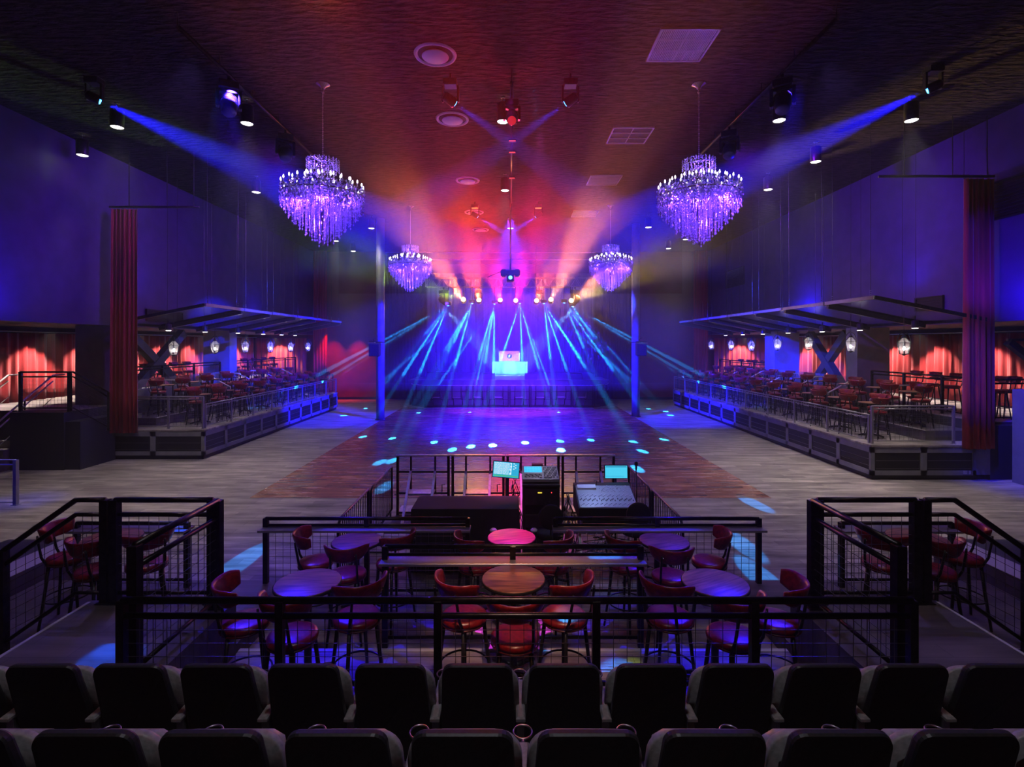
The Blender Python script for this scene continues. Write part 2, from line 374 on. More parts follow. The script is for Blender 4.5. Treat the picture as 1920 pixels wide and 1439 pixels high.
struct('ceiling_stage', MB().box((-7.9, 31.6, ZC), (7.9, 36.9, ZC + .3)), M['ceiling'])
tag(MB().box((-7.6, 31.50, 8.93), (7.6, 31.56, 8.99)).build('edge_trim', M['steel']), None, None, None, 'structure').name = 'trim_1'
tag(MB().box((-6.8, 34.3, 8.95), (6.8, 34.36, 9.01)).build('edge_trim', M['steel']), None, None, None, 'structure').name = 'trim_2'
# dance floor, thin inlay
struct('floor_dance', MB().box((-5.75, 11.4, 0), (5.75, 28.5, .006)), M['dance'])

# foreground tiers -----------------------------------------------------------
tb = MB()
tb.box((-4.36, 2.45, 0), (4.42, 3.98, .75))                      # front row deck
struct('floor_front_row_deck', tb, M['carpet'])
struct('floor_second_row_deck', MB().box((-4.36, -3.9, 0), (4.42, 2.45, 1.07)), M['carpet'])
for sx, nm in ((-1, 'left'), (1, 'right')):
    xs = sorted((sx * 2.86 + .03, sx * 4.36 + .03))
    struct('floor_side_walkway_' + nm, MB().box((xs[0], 3.98, 0), (xs[1], 5.34, .75)), M['carpet'])
    xs = sorted((sx * 4.33 + .03, sx * 4.36 + .03))
    struct('trim_walkway_' + nm, MB().box((xs[0], 2.6, .75), (xs[1], 5.3, .756)), M['nosing'])
    xs = sorted((sx * 2.95 + .03, sx * 6.35 + .03))
    struct('floor_side_tier_' + nm, MB().box((xs[0], 5.345, 0), (xs[1], 7.0, .2)), M['carpet'])
    struct('trim_side_tier_' + nm, MB().box((xs[0], 5.36, .2), (xs[1], 5.42, .206)), M['nosing'])
    xs = sorted((sx * 6.35 + .03, sx * 7.6 + .03))
    struct('floor_side_riser_' + nm, MB().box((xs[0], 5.345, 0), (xs[1], 7.8, .45)), M['wall_dark'])
    xs = sorted((sx * 6.35 + .03, sx * 6.75 + .03))
    struct('trim_side_riser_' + nm, MB().box((xs[0], 5.36, .45), (xs[1], 7.8, .456)), M['nosing'])
    # steps down from the walkway to the outside
    st = thing('side_steps', 'dark steps descending from %s side walkway beside the railed terrace' % nm, 'steps', (sx * 4.37 + .03, 3.9, 0))
    for k in range(3):
        a = sorted((sx * (.01 + .29 * k), sx * (.29 * (k + 1))))
        MB().box((a[0], 0, 0), (a[1], 1.36, .75 - .19 * (k + 1))).build('step', M['carpet'], st)
        MB().box((a[0] if sx < 0 else a[1] - .03, 0, .75 - .19 * (k + 1)), (a[0] + .03 if sx < 0 else a[1], 1.36, .755 - .19 * (k + 1))).build('nosing_strip', M['nosing'], st)
struct('floor_pit_tier', MB().box((-2.83, 3.98, 0), (2.89, 5.42, .2)), M['floor'])
struct('trim_pit_tier', MB().box((-2.83, 5.37, .2), (2.89, 5.42, .206)), M['nosing'])

# ------------------------------------------------------------ railings
def railing(label, a, b, h, bays, sub=.13, r=.026, post=.055, wire=.1, drop=0.0, flat=0.0, bottom=.10, wr=.0028, group=None, name='railing',
            mid=True, ext_post=(True, True), matr=None, square=False, mesh_on=True):
    """a, b: floor points; drop: height lost from a to b after the flat start (stair rail)"""
    a = Vector(a); b = Vector(b); dv = b - a; L = math.hypot(dv.x, dv.y); rz = math.atan2(dv.y, dv.x)
    t = thing(name, label, 'railing', a, rz, group); mr = matr or M['rail']
    def zb(x):
        return 0 if x <= flat else -drop * (x - flat) / max(L - flat, 1e-6)
    xs = [L * i / bays for i in range(bays + 1)]
    if flat: xs = [0, *[flat + (L - flat) * i / bays for i in range(1, bays + 1)]]
    for i, x in enumerate(xs):
        if (i == 0 and not ext_post[0]) or (i == len(xs) - 1 and not ext_post[1]): continue
        m_ = MB()
        m_.bbox((x - post / 2, -post / 2, zb(x)), (x + post / 2, post / 2, zb(x) + h + .004), .004)
        m_.bbox((x - post * .85, -post * .85, zb(x)), (x + post * .85, post * .85, zb(x) + .012), .003)
        m_.build('post', mr, t)
    kn = [0] + ([flat] if flat else []) + [L]
    def rail(nm, z, rr):
        m_ = MB()
        pts = [(x, 0, z + zb(x)) for x in kn]
        if square:
            for p, q in zip(pts, pts[1:]): m_.bar(p, q, rr * 2)
        else: m_.tube(pts, rr, 10)
        return m_.build(nm, mr, t)
    rail('top_rail', h, r)
    if mid: rail('mid_rail', h - sub, r * .85)
    rail('bottom_rail', bottom, r * .7)
    if mesh_on:
        top = h - (sub if mid else 0) - .01
        for i in range(len(xs) - 1):
            x0, x1 = xs[i] + post / 2, xs[i + 1] - post / 2
            w = MB(); n = max(2, round((x1 - x0) / wire))
            for k in range(1, n):
                x = x0 + (x1 - x0) * k / n
                w.tube([(x, 0, bottom + zb(x)), (x, 0, top + zb(x))], wr, 4, False, False)
            nz = max(2, round((top - bottom) / wire))
            for k in range(1, nz):
                z = bottom + (top - bottom) * k / nz
                w.tube([(x0, wr, z + zb(x0)), (x1, wr, z + zb(x1))], wr, 4, False, False)
            w.build('wire_mesh', M['wire'], t)
    return t
# front rail before the theatre rows
railing('long low black railing with wire mesh directly in front of the theatre seats', (-2.95, 3.93, .75), (3.05, 3.93, .75), .70, 5, .117, .028, .058, .10, bottom=.07)
for sx, nm in ((-1, 'left'), (1, 'right')):
    ox = .05
    railing('black mesh railing along the %s side of the sunken table pit, running away from camera' % nm, (sx * 2.99 + ox, 4.05, .75), (sx * 2.99 + ox, 5.2, .75), 1.07, 1, .17, .028, .078, .1)
    railing('black mesh railing facing the stage at the end of the %s walkway' % nm, (sx * 3.10 + ox, 5.3, .75), (sx * 4.10 + ox, 5.3, .75), 1.05, 1, .15, .028, .08, .1)
    railing('black stair railing sloping down and outwards beside the %s walkway' % nm, (sx * 4.20 + ox, 5.3, .75), (sx * 6.0 + ox, 5.3, .75), 1.05, 2, .15, .028, .075, .1, drop=1.05, flat=.30)
    railing('black stair handrail nearest the camera descending from the %s walkway' % nm, (sx * 4.48 + ox, 4.0, .75), (sx * 5.7 + ox, 4.0, .75), .9, 1, .15, .022, .05, .1, drop=.72, flat=.05) if False else None

def counter_rail(label, x0, x1, y, z, h, posts, cz, cy0, cy1, wire=.1):
    t = thing('drink_rail', label, 'counter rail', (x0, y, z)); L = x1 - x0
    xs = [L * i / posts for i in range(posts + 1)]
    for x in xs:
        m_ = MB().bbox((x - .03, -.03, 0), (x + .03, .03, h + .01), .004); m_.build('post', M['rail'], t)
    MB().tube([(0, 0, h), (L, 0, h)], .026, 10).build('top_rail', M['rail'], t)
    MB().tube([(0, 0, h - .085), (L, 0, h - .085)], .018, 8).build('mid_rail', M['rail'], t)
    MB().bbox((-.04, cy0 - y, cz - z - .03), (L + .04, cy1 - y, cz - z), .004).build('counter_top', M['rail_lit'], t)  # brightened rail colour gives the top its lit look
    MB().tube([(0, 0, .10), (L, 0, .10)], .018, 8).build('bottom_rail', M['rail'], t)
    for i in range(posts):
        w = MB(); a, b = xs[i] + .03, xs[i + 1] - .03; n = round((b - a) / wire); top = cz - z - .04
        for k in range(1, n):
            x = a + (b - a) * k / n; w.tube([(x, 0, .1), (x, 0, top)], .0028, 4, False, False)
        for k in range(1, round(top / wire)):
            w.tube([(a, .003, .1 + (top - .1) * k / round(top / wire)), (b, .003, .1 + (top - .1) * k / round(top / wire))], .0028, 4, False, False)
        w.build('wire_mesh', M['wire'], t)
    return t
counter_rail('central black drink counter with rail behind the brown round table', -1.32, 1.37, 5.46, .2, 1.06, 2, 1.13, 5.33, 5.55)
counter_rail('left black drink counter with rail behind the back left blue table', -3.27, -.57, 6.92, 0, 1.06, 2, .955, 6.76, 6.98)
counter_rail('right black drink counter with rail behind the back right blue table', .60, 3.32, 6.92, 0, 1.06, 2, .955, 6.76, 6.98)
for sx, nm in ((-1, 'left'), (1, 'right')):
    a, b = sorted((sx * 4.3 + .05, sx * 5.75 + .05))
    counter_rail('short pale-topped drink counter behind the %s terrace table' % nm, a, b, 6.8, .2, .84, 1, .98, 6.66, 6.9)
    railing('black mesh railing running back at the outer end of the %s drink counter' % nm, (sx * 3.29 + .03, 5.45, 0), (sx * 3.29 + .03, 6.85, 0), 1.06, 1, .12, .022, .05, .1) if False else None

# ------------------------------------------------------------ tables and stools
def make_table(top_mat):
    t = thing('round_table', '', 'table')
    MB().lathe([(.285, 0), (.303, .004), (.306, .016), (.302, .028), (.298, .030)], 40, (0, 0, .90)).build('tabletop', top_mat, t)
    MB().lathe([(.3075, 0), (.3095, .004), (.3095, .022), (.3065, .026)], 40, (0, 0, .898), True, False).build('edge_band', M['blackmatte'], t)
    MB().lathe([(.12, -.012), (.12, 0), (.05, .002)][::-1] + [], 16, (0, 0, .90)).build('top_plate', M['black'], t)
    MB().lathe([(.045, .05), (.036, .08), (.036, .86), (.06, .89)], 14).build('pedestal', M['black'], t)
    for k in range(4):
        a = PI / 4 + k * PI / 2; c, s_ = math.cos(a), math.sin(a)
        MB().tube([(c * .02, s_ * .02, .07), (c * .18, s_ * .18, .05), (c * .29, s_ * .29, .018)], [.03, .026, .018], 6).build('foot', M['black'], t)
    return t
def make_stool():
    t = thing('bar_stool', '', 'stool')
    pr = [(.150, .700), (.190, .703), (.205, .720), (.207, .740), (.198, .758), (.165, .770), (.08, .776), (.01, .777)]
    rings = []
    for r, z in pr:
        rings.append([(r * math.cos(2 * PI * k / 28) * (1 + .07 * math.sin(2 * PI * k / 28)), r * math.sin(2 * PI * k / 28) * 1.0, z) for k in range(28)])
    MB().loft(rings, True, True, True).build('seat', M['vinyl'], t)
    s2 = MB(); s2.torus((0, 0, .703), .199, .008, 28, 6, 1, 1); s2.build('seat_piping', M['piping'], t)
    # wrap-round backrest
    rings = []
    N = 18
    for i in range(N + 1):
        q = i / N; a = PI * (1.5 - .42 + .84 * q)
        wid = .5 + .5 * min(1, math.sin(PI * q) * 2.4)
        zc = 1.035 + .018 * abs(2 * q - 1) ** 2; hh = .088 * wid ** .6
        lean = .03
        ring = []
        for j in range(10):
            b = 2 * PI * j / 10; th = .019
            dr = th * math.cos(b); dz = hh * (abs(math.sin(b)) ** .6) * (1 if math.sin(b) > 0 else -1)
            rad = .238 + dr + lean * dz / .09
            ring.append((rad * math.cos(a), rad * math.sin(a) + .01, zc + dz))
        rings.append(ring)
    MB().loft(rings, True, True, True).build('backrest', M['vinyl'], t)
    for s_ in (-1, 1):
        MB().tube([(s_ * .135, -.13, .69), (s_ * .145, -.185, .80), (s_ * .142, -.222, 1.0), (s_ * .14, -.228, 1.05)], [.014, .014, .012, .010], 6).build('back_post', M['black'], t)
        MB().lathe([(.009, 0), (.007, .006), (.001, .008)], 8).build('stud', M['chrome'], t, (s_ * .125, -.232, 1.035)).rotation_euler = (PI / 2, 0, s_ * .5)
        for f in (-1, 1):
            MB().tube([(s_ * .125, f * .125, .70), (s_ * .15, f * .15, .40), (s_ * .19, f * .19, 0)], [.019, .017, .014], 7).build('leg', M['black'], t)
    MB().lathe([(.17, 0), (.18, .012), (.17, .024)], 20, (0, 0, .678)).build('seat_frame', M['black'], t)
    MB().torus((0, 0, .30), .222, .009, 24, 6).build('footrest', M['black'], t)
    return t
table0 = make_table(M['wood']); stool0 = make_stool(); used = {'t': False, 's': False}
def place(kind, loc, rz, label, group):
    root = table0 if kind == 't' else stool0
    if not used[kind]:
        used[kind] = True; root.location = loc; root.rotation_euler = (0, 0, rz); root['label'] = label; root['group'] = group; return root
    return dup(root, loc, rz, label, group)
G1 = 'round tables of the front pit'; G2 = 'red stools of the front pit'
place('t', (.015, 6.62, 0), .3, 'round table with pink-lit top in the gap between the two rear drink counters', G1)
place('t', (.03, 5.02, .2), 0, 'brown wooden round table in the centre of the pit front row', G1)
place('t', (-1.93, 6.50, 0), .2, 'blue-lit round table at the back left of the pit beside the fence', G1)
place('t', (1.93, 6.50, 0), .4, 'blue-lit round table at the back right of the pit beside the fence', G1)
place('t', (-1.93, 4.93, .2), .1, 'large blue-lit round table at the front left of the pit', G1)
place('t', (1.95, 4.93, .2), .5, 'large blue-lit round table at the front right of the pit', G1)
S1 = [(-2.38, 6.32, 0, -70, 'red stool left of the back left blue table, its back by the mesh'),
      (-1.88, 5.98, 0, 5, 'red stool with its back to camera before the back left blue table'),
      (-1.42, 6.30, 0, 50, 'red stool right of the back left blue table, half behind the central counter'),
      (-.42, 6.22, 0, -50, 'red stool left of the pink-lit table behind the central counter'),
      (.50, 6.22, 0, 50, 'red stool right of the pink-lit table behind the central counter'),
      (1.40, 6.22, 0, -50, 'red stool left of the back right blue table, half behind the central counter'),
      (1.83, 5.92, 0, -5, 'red stool with its back to camera before the back right blue table'),
      (2.43, 6.32, 0, 70, 'red stool right of the back right blue table, its back by the mesh'),
      (-2.35, 4.58, .2, -65, 'red stool at the far left of the front left blue table by the side wall'),
      (-1.84, 4.36, .2, -20, 'red stool with its back to camera below the front left blue table'),
      (-1.38, 4.66, .2, 40, 'red stool right of the front left blue table, back curving up'),
      (-.42, 4.68, .2, -42, 'red stool at the left of the brown central table'),
      (.04, 4.34, .2, 0, 'bright red stool with its back to camera before the brown central table'),
      (.49, 4.68, .2, 42, 'red stool at the right of the brown central table with rainbow light on its seat'),
      (1.43, 4.66, .2, -40, 'red stool left of the front right blue table, back curving up'),
      (1.87, 4.36, .2, 20, 'red stool with its back to camera below the front right blue table'),
      (2.36, 4.60, .2, 65, 'red stool at the far right of the front right blue table by the side wall')]
for x, y, z, a, lb in S1: place('s', (x, y, z), math.radians(a), lb, G2)
for sx, nm in ((-1, 'left'), (1, 'right')):
    place('t', (sx * 4.73 + .05, 6.08, .2), .3, 'brown round table on the %s terrace behind the mesh railing' % nm, 'round tables of the side terraces')
    for x, y, a, lb in ((4.55, 5.62, 12, 'red stool nearest camera at the %s terrace table, back towards the railing'),
                        (5.16, 5.98, 75, 'red stool at the outer side of the %s terrace table'),
                        (4.12, 5.80, -40, 'red stool at the inner side of the %s terrace table behind the wire mesh')):
        place('s', (sx * x + .05, y, .2), sx * math.radians(a), lb % nm, 'red stools of the side terraces')

# ------------------------------------------------------------ theatre seats
def make_seat():
    t = thing('theatre_seat', '', 'theatre seat')
    def sh(zb, zt, wb, wt, yb, yt, th, c, n=6):
        out = []
        for side in (0, 1):
            pts = [(-wb / 2, 0), (wb / 2, 0)]
            for k in range(n + 1):
                a = k / n * PI / 2; pts.append((wt / 2 - c + c * math.cos(a), 1 - (c - c * math.sin(a)) / (zt - zb)))
            for k in range(n + 1):
                a = PI / 2 + k / n * PI / 2; pts.append((-wt / 2 + c + c * math.cos(a), 1 - (c - c * math.sin(a)) / (zt - zb)))
            out.append(pts)
        rings = []
        for dy, k in ((0, .985), (th * .25, 1.0), (th * .75, 1.0), (th, .985)):
            rg = []
            for x, q in out[0]:
                y = yb + (yt - yb) * q - .035 * math.sin(PI * q) + (.02 * (x / (wb / 2)) ** 2)
                z = zb + (zt - zb) * (q * k + (1 - k) * .5)
                rg.append((x * k, y + dy, z))
            rings.append(rg)
        return rings
    MB().loft(sh(.12, .82, .475, .405, .10, -.08, .04, .06), True, True, False).build('back_shell', M['plastic'], t)
    MB().loft(sh(.28, .735, .498, .480, .13, .035, .04, .11), True, True, True).build('back_pad', M['pad'], t)
    m_ = MB(); rings = []
    for y, k in ((.14, .9), (.16, 1), (.205, 1), (.225, .9)):
        rings.append([(x * k, y + .12 * (z - .38), (.38 + (z - .38) * k + .07 * (1 - k)) * .86) for x, z in
                      ((-.18, .36), (.18, .36), (.195, .40), (.19, .60), (.17, .68), (.12, .71), (-.12, .71), (-.17, .68), (-.19, .60), (-.195, .40))])
    m_.loft(rings, True, True, True); m_.build('seat_cushion', M['pad'], t)
    return t
def make_arm():
    t = thing('armrest', '', 'armrest')
    MB().bbox((-.028, -.02, .455), (.028, .33, .49), .01).build('arm_pad', M['pad'], t)
    MB().bbox((-.022, .02, 0), (.022, .10, .46), .005).build('stanchion', M['alu'], t)
    MB().bbox((-.05, -.04, 0), (.05, .20, .015), .004).build('foot_plate', M['black'], t)
    m_ = MB(); m_.torus((0, .40, .478), .045, .005, 24, 6); m_.build('cup_ring', M['steel'], t)
    m_ = MB(); m_.tube([(0, .32, .465), (0, .36, .47)], .012, 6); m_.lathe([(.018, 0), (.02, .03)], 10, (0, .13, .40)); m_.build('ring_bracket', M['steel'], t)
    return t
seat0 = make_seat(); arm0 = make_arm(); k1 = 0
XS = [-.19 - .5 * k for k in range(6, -1, -1)] + [.31 + .5 * k for k in range(6)]
for row, (yy, zz, rn) in enumerate(((3.02, .74, 'front row'), (2.10, 1.045, 'near row at the bottom edge'))):
    vis = XS if row == 0 else XS[2:-1]
    for i, x in enumerate(vis):
        lb = 'black theatre seat in the %s, %s from the left' % (rn, ORD[i])
        if k1 == 0: seat0.location = (x, yy, zz); seat0['label'] = lb; seat0['group'] = 'theatre seats'; k1 = 1
        else: dup(seat0, (x, yy, zz), 0, lb, 'theatre seats')
k1 = 0
for row, (yy, zz, rn) in enumerate(((3.02, .74, 'front row'), (2.10, 1.045, 'near row at the bottom edge'))):
    vis = XS if row == 0 else XS[2:-1]
    for i, x in enumerate(vis):
        lb = 'grey armrest with cup ring, %s from the left, %s' % (ORD[i], ('front row', 'near row')[row])
        p = (x + .25, yy, zz)
        if k1 == 0: arm0.location = p; arm0['label'] = lb; arm0['group'] = 'armrests between theatre seats'; k1 = 1
        else: dup(arm0, p, 0, lb, 'armrests between theatre seats')

# ------------------------------------------------------------ side platforms
def curtain(name, label, L, H, loc, rz, pitch=.22, amp=.07, m=None, seed=1, struct_=False, flare=.0):
    r = random.Random(seed); m = m or M['curtain']; mb = MB(); n = int(L / .035); nz = 5
    ph = 0; xs = []; off = []
    fr = [r.uniform(.75, 1.35) for _ in range(int(L / pitch) + 3)]
    am = [r.uniform(.5, 1.25) for _ in range(int(L / pitch) + 3)]
    acc = 0; cum = []
    for i in range(n + 1):
        x = L * i / n; k = int(x / pitch)
        ph += 2 * PI * (L / n) / (pitch * fr[min(k, len(fr) - 1)])
        xs.append(x); off.append(amp * am[min(k, len(am) - 1)] * math.sin(ph) + .3 * amp * math.sin(ph * 2.3 + 1))
    rows = []
    for j in range(nz + 1):
        q = j / nz; z = H * (1 - q); a = .55 + .45 * q
        rows.append([((x - L / 2) * (1 + flare * q) + L / 2, o * a, z) for x, o in zip(xs, off)])
    v = [p for rw in rows for p in rw]; W = n + 1; f = []
    for j in range(nz):
        for i in range(n): f.append((j * W + i, j * W + i + 1, (j + 1) * W + i + 1, (j + 1) * W + i))
    K = len(v)
    v += [(x, y + .012, z) for x, y, z in v]
    f += [tuple(K + q for q in reversed(t)) for t in f]
    for i in range(n):
        f.append((nz * W + i, nz * W + i + 1, K + nz * W + i + 1, K + nz * W + i)); f.append((i + 1, i, K + i, K + i + 1))
    for j in range(nz):
        f.append((j * W, (j + 1) * W, K + (j + 1) * W, K + j * W)); f.append(((j + 1) * W + n, j * W + n, K + j * W + n, K + (j + 1) * W + n))
    mb.add(v, f, True)
    return mb.build(name, m, None, loc, rz)

SIDE = {-1: dict(nm='left', y0=15.2, y1=26.9, ch=17, zr=1.55), 1: dict(nm='right', y0=12.9, y1=28.6, ch=16, zr=1.40)}
for sx, S in SIDE.items():
    nm = S['nm']; y0, y1 = S['y0'], S['y1']; zr = S['zr']
    xi = 9.0; L = y1 - y0
    def X(a, b): return sorted((sx * a, sx * b))
    # body
    t = thing('seating_platform', 'grey raised %s seating platform with black vent panels along its base' % nm, 'platform', (sx * 9, y0, 0))
    def lx(a, b): return sorted((sx * (a - 9), sx * (b - 9)))
    a = lx(9.06, 12.0); MB().box((a[0], .06, 0), (a[1], L, .12)).build('plinth', M['louvre'], t)
    a = lx(9.04, 12.0); MB().box((a[0], .04, .12), (a[1], L, .84)).build('body', M['fascia'], t)
    a = lx(8.98, 12.0); MB().bbox((a[0], -.02, .82), (a[1], L, .88), .01).build('deck', M['floor'], t)
    a = lx(10.75, 12.0); MB().box((a[0], .5, .88), (a[1], L, 1.15)).build('second_tier', M['carpet'], t)
    a = lx(10.72, 10.78); MB().box((a[0], .5, 1.15), (a[1], L, 1.156)).build('nosing_strip', M['nosing'], t)
    n = 12 if sx > 0 else 10; pw = L / n
    fr = MB()
    for k in range(n + 1):
        a = lx(8.99, 9.04); ya = max(0, k * pw - .07); yb = min(L, k * pw + .07)
        fr.box((a[0], ya, .12), (a[1], yb, .82))
    a = lx(8.99, 9.04); fr.box((a[0], 0, .68), (a[1], L, .82)); fr.box((a[0], 0, .12), (a[1], L, .24))
    fx = lx(9.0, 12.0 if sx < 0 else 11.6)
    wd = fx[1] - fx[0]
    fr.box((fx[0], -.01, .68), (fx[1], .04, .82)); fr.box((fx[0], -.01, .12), (fx[1], .04, .24))
    for q in (0, .5, 1):
        c = fx[0] + wd * q; fr.box((max(fx[0], c - .08), -.01, .12), (min(fx[1], c + .08), .04, .82))
    fr.build('fascia_frame', M['fascia'], t)
    for k in range(n):
        a = lx(9.012, 9.036)
        p = MB().box((a[0], k * pw + .08, .24), (a[1], (k + 1) * pw - .08, .68)).build('vent_panel', M['louvre'], t)
        w = MB(); xx = sx * .006
        for z in (.34, .50): w.box((xx - .004, k * pw + .1, z), (xx + .004, (k + 1) * pw - .1, z + .008))
        w.build('louvre_line', M['wire'], p)
    for q in (0, 1):
        xa = fx[0] + wd * q / 2 + .09; xb = fx[0] + wd * (q + 1) / 2 - .09
        p = MB().box((xa, .0, .24), (xb, .036, .68)).build('vent_panel', M['louvre'], t)
        w = MB()
        for z in (.28, .48): w.box((xa + .02, -.006, z), (xb - .02, .0, z + .008))
        w.build('louvre_line', M['wire'], p)
    if sx > 0:
        for q, xx in enumerate((2.28, 2.42)):
            MB().bbox((xx, -.018, .15), (xx + (.10 if q == 0 else .05), -.01, .24), .002).build('outlet_plate', M['alu'], t)
    # railings along the platform
    railing('long black mesh railing along the inner edge of the %s seating platform' % nm, (sx * 9.08, y0 + .2, .88), (sx * 9.0, y1 - .2, .88), .72, 9 if sx > 0 else 8, .07, .020, .045, .13, bottom=.08, wr=.0035, matr=M['rail_lit'])
    railing('short black mesh railing across the near end of the %s seating platform' % nm, (sx * 9.1, y0 + .12, .88), (sx * 11.15, y0 + .12, .88), .95, 2 if sx < 0 else 1, .07, .022, .05, .11, bottom=.08, wr=.0032, matr=M['rail_lit'])
    railing('black railing across the far end of the %s seating platform' % nm, (sx * 9.2, y1 - .1, .88), (sx * 11.9, y1 - .1, .88), .95, 2, .07, .020, .045, .13, bottom=.08)
    # gallery level behind
    gx = X(12.0, 16.0)
    gy0 = 14.25 if sx < 0 else 13.2
    struct('floor_gallery_' + nm, MB().box((gx[0], gy0, 0), (gx[1], 31.6, zr)), M['wall_dark'])
    struct('floor_gallery_finish_' + nm, MB().box((gx[0], gy0, zr), (gx[1], 31.6, zr + .01)), M['floor'])
    px = X(12.0, 12.18)
    a0, a1 = (18.5, 24.4) if sx > 0 else (16.4, 22.1)
    struct('wall_parapet_' + nm, MB().box((px[0], a0, zr), (px[1], a1, 1.90)), M['wall'])
    px2 = X(12.05, 12.1)
    g = thing('glass_balustrade', 'clear glass balustrade on top of the %s gallery parapet' % nm, 'balustrade', (sx * 12.07, a0, 1.90))
    for k in range(3):
        MB().box((-.008, (a1 - a0) * k / 3 + .03, .02), (.008, (a1 - a0) * (k + 1) / 3 - .03, .34)).build('glass_pane', M['glass'], g)
    MB().box((-.02, 0, 0), (.02, a1 - a0, .03)).build('base_channel', M['steel'], g)
    # pillars
    for k, (pa, pb) in enumerate(((17.9, 18.5), (23.5, 24.4)) if sx > 0 else ((15.6, 16.3), (22.1, 22.7))):
        p = X(12.0, 13.12); struct('wall_pillar_%s_%s' % (nm, ('near', 'far')[k]), MB().box((p[0], pa, 0), (p[1], pb, 3.95)), M['wall'])
    # X brace
    ya, yb = (19.5, 21.9) if sx > 0 else (17.1, 20.0)
    xb = thing('cross_brace', 'dark steel X-shaped brace between the pillars of the %s gallery' % nm, 'brace', (sx * 12.68, ya, zr + .12))
    MB().bar((0, 0, 0), (0, yb - ya, 3.70 - zr), .26, .28).build('diagonal_beam', M['wall_dark'], xb)
    MB().bar((sx * .02, yb - ya, 0), (sx * .02, 0, 3.70 - zr), .24, .28).build('diagonal_beam', M['wall_dark'], xb)
    if False: MB().bbox((-.16, (yb - ya) / 2 - .25, 1.0 + (1.55 - zr)), (.16, (yb - ya) / 2 + .25, 1.5 + (1.55 - zr)), .02).build('gusset_plate', M['wall_dark'], xb)
    # red curtains of the gallery
    c = curtain('gallery_curtain', 0, 31.2 - 12.9, 3.72 - zr, (sx * 15.55, 31.2 if sx < 0 else 12.9, zr + .02), (-PI / 2 if sx < 0 else PI / 2), .33, .09, None, 5 + sx)
    tag(c, 'long red velvet curtain along the back of the %s gallery' % nm, 'curtain')
    c = curtain('gallery_curtain', 0, 3.1, 3.72 - zr, (12.35 if sx > 0 else -15.45, 31.3, zr + .02), 0, .3, .08, None, 9 + sx)
    tag(c, 'red velvet curtain closing the far end of the %s gallery' % nm, 'curtain')
    tk = MB().tube([(sx * 15.3, 13.2, 3.78), (sx * 15.3, 31.2, 3.78)], .02, 6).build('curtain_rod', M['steel'])
    tag(tk, 'thin metal curtain rod above the red curtain of the %s gallery' % nm, 'curtain rod')
    for y in [14.6 + 2.05 * k for k in range(8)]:
        spot((sx * 14.75, y, 3.86), (sx * 15.35, y, 1.2), (1, .84, .72), 520, 84, .55, .04, 'gallery_spot_light')
    spot((sx * 13.9, 30.6, 3.8), (sx * 13.9, 31.25, 1.2), (1, .84, .72), 520, 84, .5, .04, 'gallery_spot_light')
    # tall corner drape
    c = curtain('corner_drape', 0, .85, 8.3, (sx * 11.45 - .42, 31.1, .7), 0, .16, .05, M['curtain'], 21)
    tag(c, 'tall dark red drape hanging in the far %s corner of the hall' % nm, 'curtain')
    # tall hanging curtain near the platform's near end
    x0, x1, zb, zt = (-11.66, -10.86, .80, 7.33) if sx < 0 else (11.24, 11.94, .80, 7.48)
    c = curtain('tall_curtain', 0, x1 - x0, zt - zb, (x0, y0 - .12, zb), 0, .135, .085, None, 31 + sx, flare=.05)
    tag(c, 'tall narrow red curtain hanging at the near end of the %s seating platform' % nm, 'curtain')
    xa, xb2 = (-11.68, -9.07) if sx < 0 else (9.1, 11.95)
    tr = thing('curtain_track', 'horizontal black pipe holding the tall red curtain on the %s' % nm, 'curtain track', (xa, y0 - .12, zt + .06))
    MB().tube([(0, 0, 0), (xb2 - xa, 0, 0)], .035, 8).build('pipe', M['black'], tr)
    for q in (.22, .64, .94):
        MB().tube([((xb2 - xa) * q, 0, .03), ((xb2 - xa) * q, 0, ZC - zt - .06)], .010, 5).build('drop_rod', M['black'], tr)
    # canopy of tilted panels
    ys = [15.2, 17.45, 19.5, 21.8, 24.0, 25.9, 27.5] if sx < 0 else [12.75, 14.8, 17.08, 19.1, 21.4, 23.5, 25.5, 27.5]
    xo = 11.75; zi, zo = 4.55, 4.0
    for k in range(len(ys) - 1):
        ya, yb = ys[k], ys[k + 1]
        c = thing('hanging_canopy', '%s hanging canopy panel from the near end above the %s seating' % (ORD[k], nm), 'canopy', (sx * 9, ya, zi), 0, 'tilted canopy panels over the side platforms')
        A = (0, .04, 0); B = (sx * (xo - 9), .04, zo - zi); C_ = (sx * (xo - 9), yb - ya - .04, zo - zi); D = (0, yb - ya - .04, 0)
        for nm2, p, q in (('front_frame', A, D), ('side_frame', A, B), ('side_frame', D, C_), ('rear_frame', B, C_)):
            MB().bar(p, q, .07, .09).build(nm2, M['rail'] if nm2 != 'front_frame' else M['fascia'], c)
        MB().loft([[A, B, C_, D], [Vector(p) + Vector((0, 0, .012)) for p in (A, B, C_, D)]]).build('sheet', M['filmpanel'], c)
        MB().bar((0, yb - ya - .12, -.09), (sx * (xo - 9), yb - ya - .12, zo - zi - .09), .10, .12).build('support_beam', M['black'], c)
        for q in (.25, (yb - ya) - .25):
            MB().tube([(sx * .05, q, .04), (sx * .05, q, ZC - zi)], .006, 5, True, False).build('suspension_cable', M['black'], c)
            m_ = MB()
            for z in (.08, .13, .18): m_.torus((sx * .05, q, z), .014, .005, 8, 4)
            m_.build('turnbuckle', M['steel'], c)
            MB().tube([(sx * 2.4, q, -.45), (sx * 2.4, q, ZC - zi)], .006, 5, True, False).build('suspension_cable', M['black'], c)
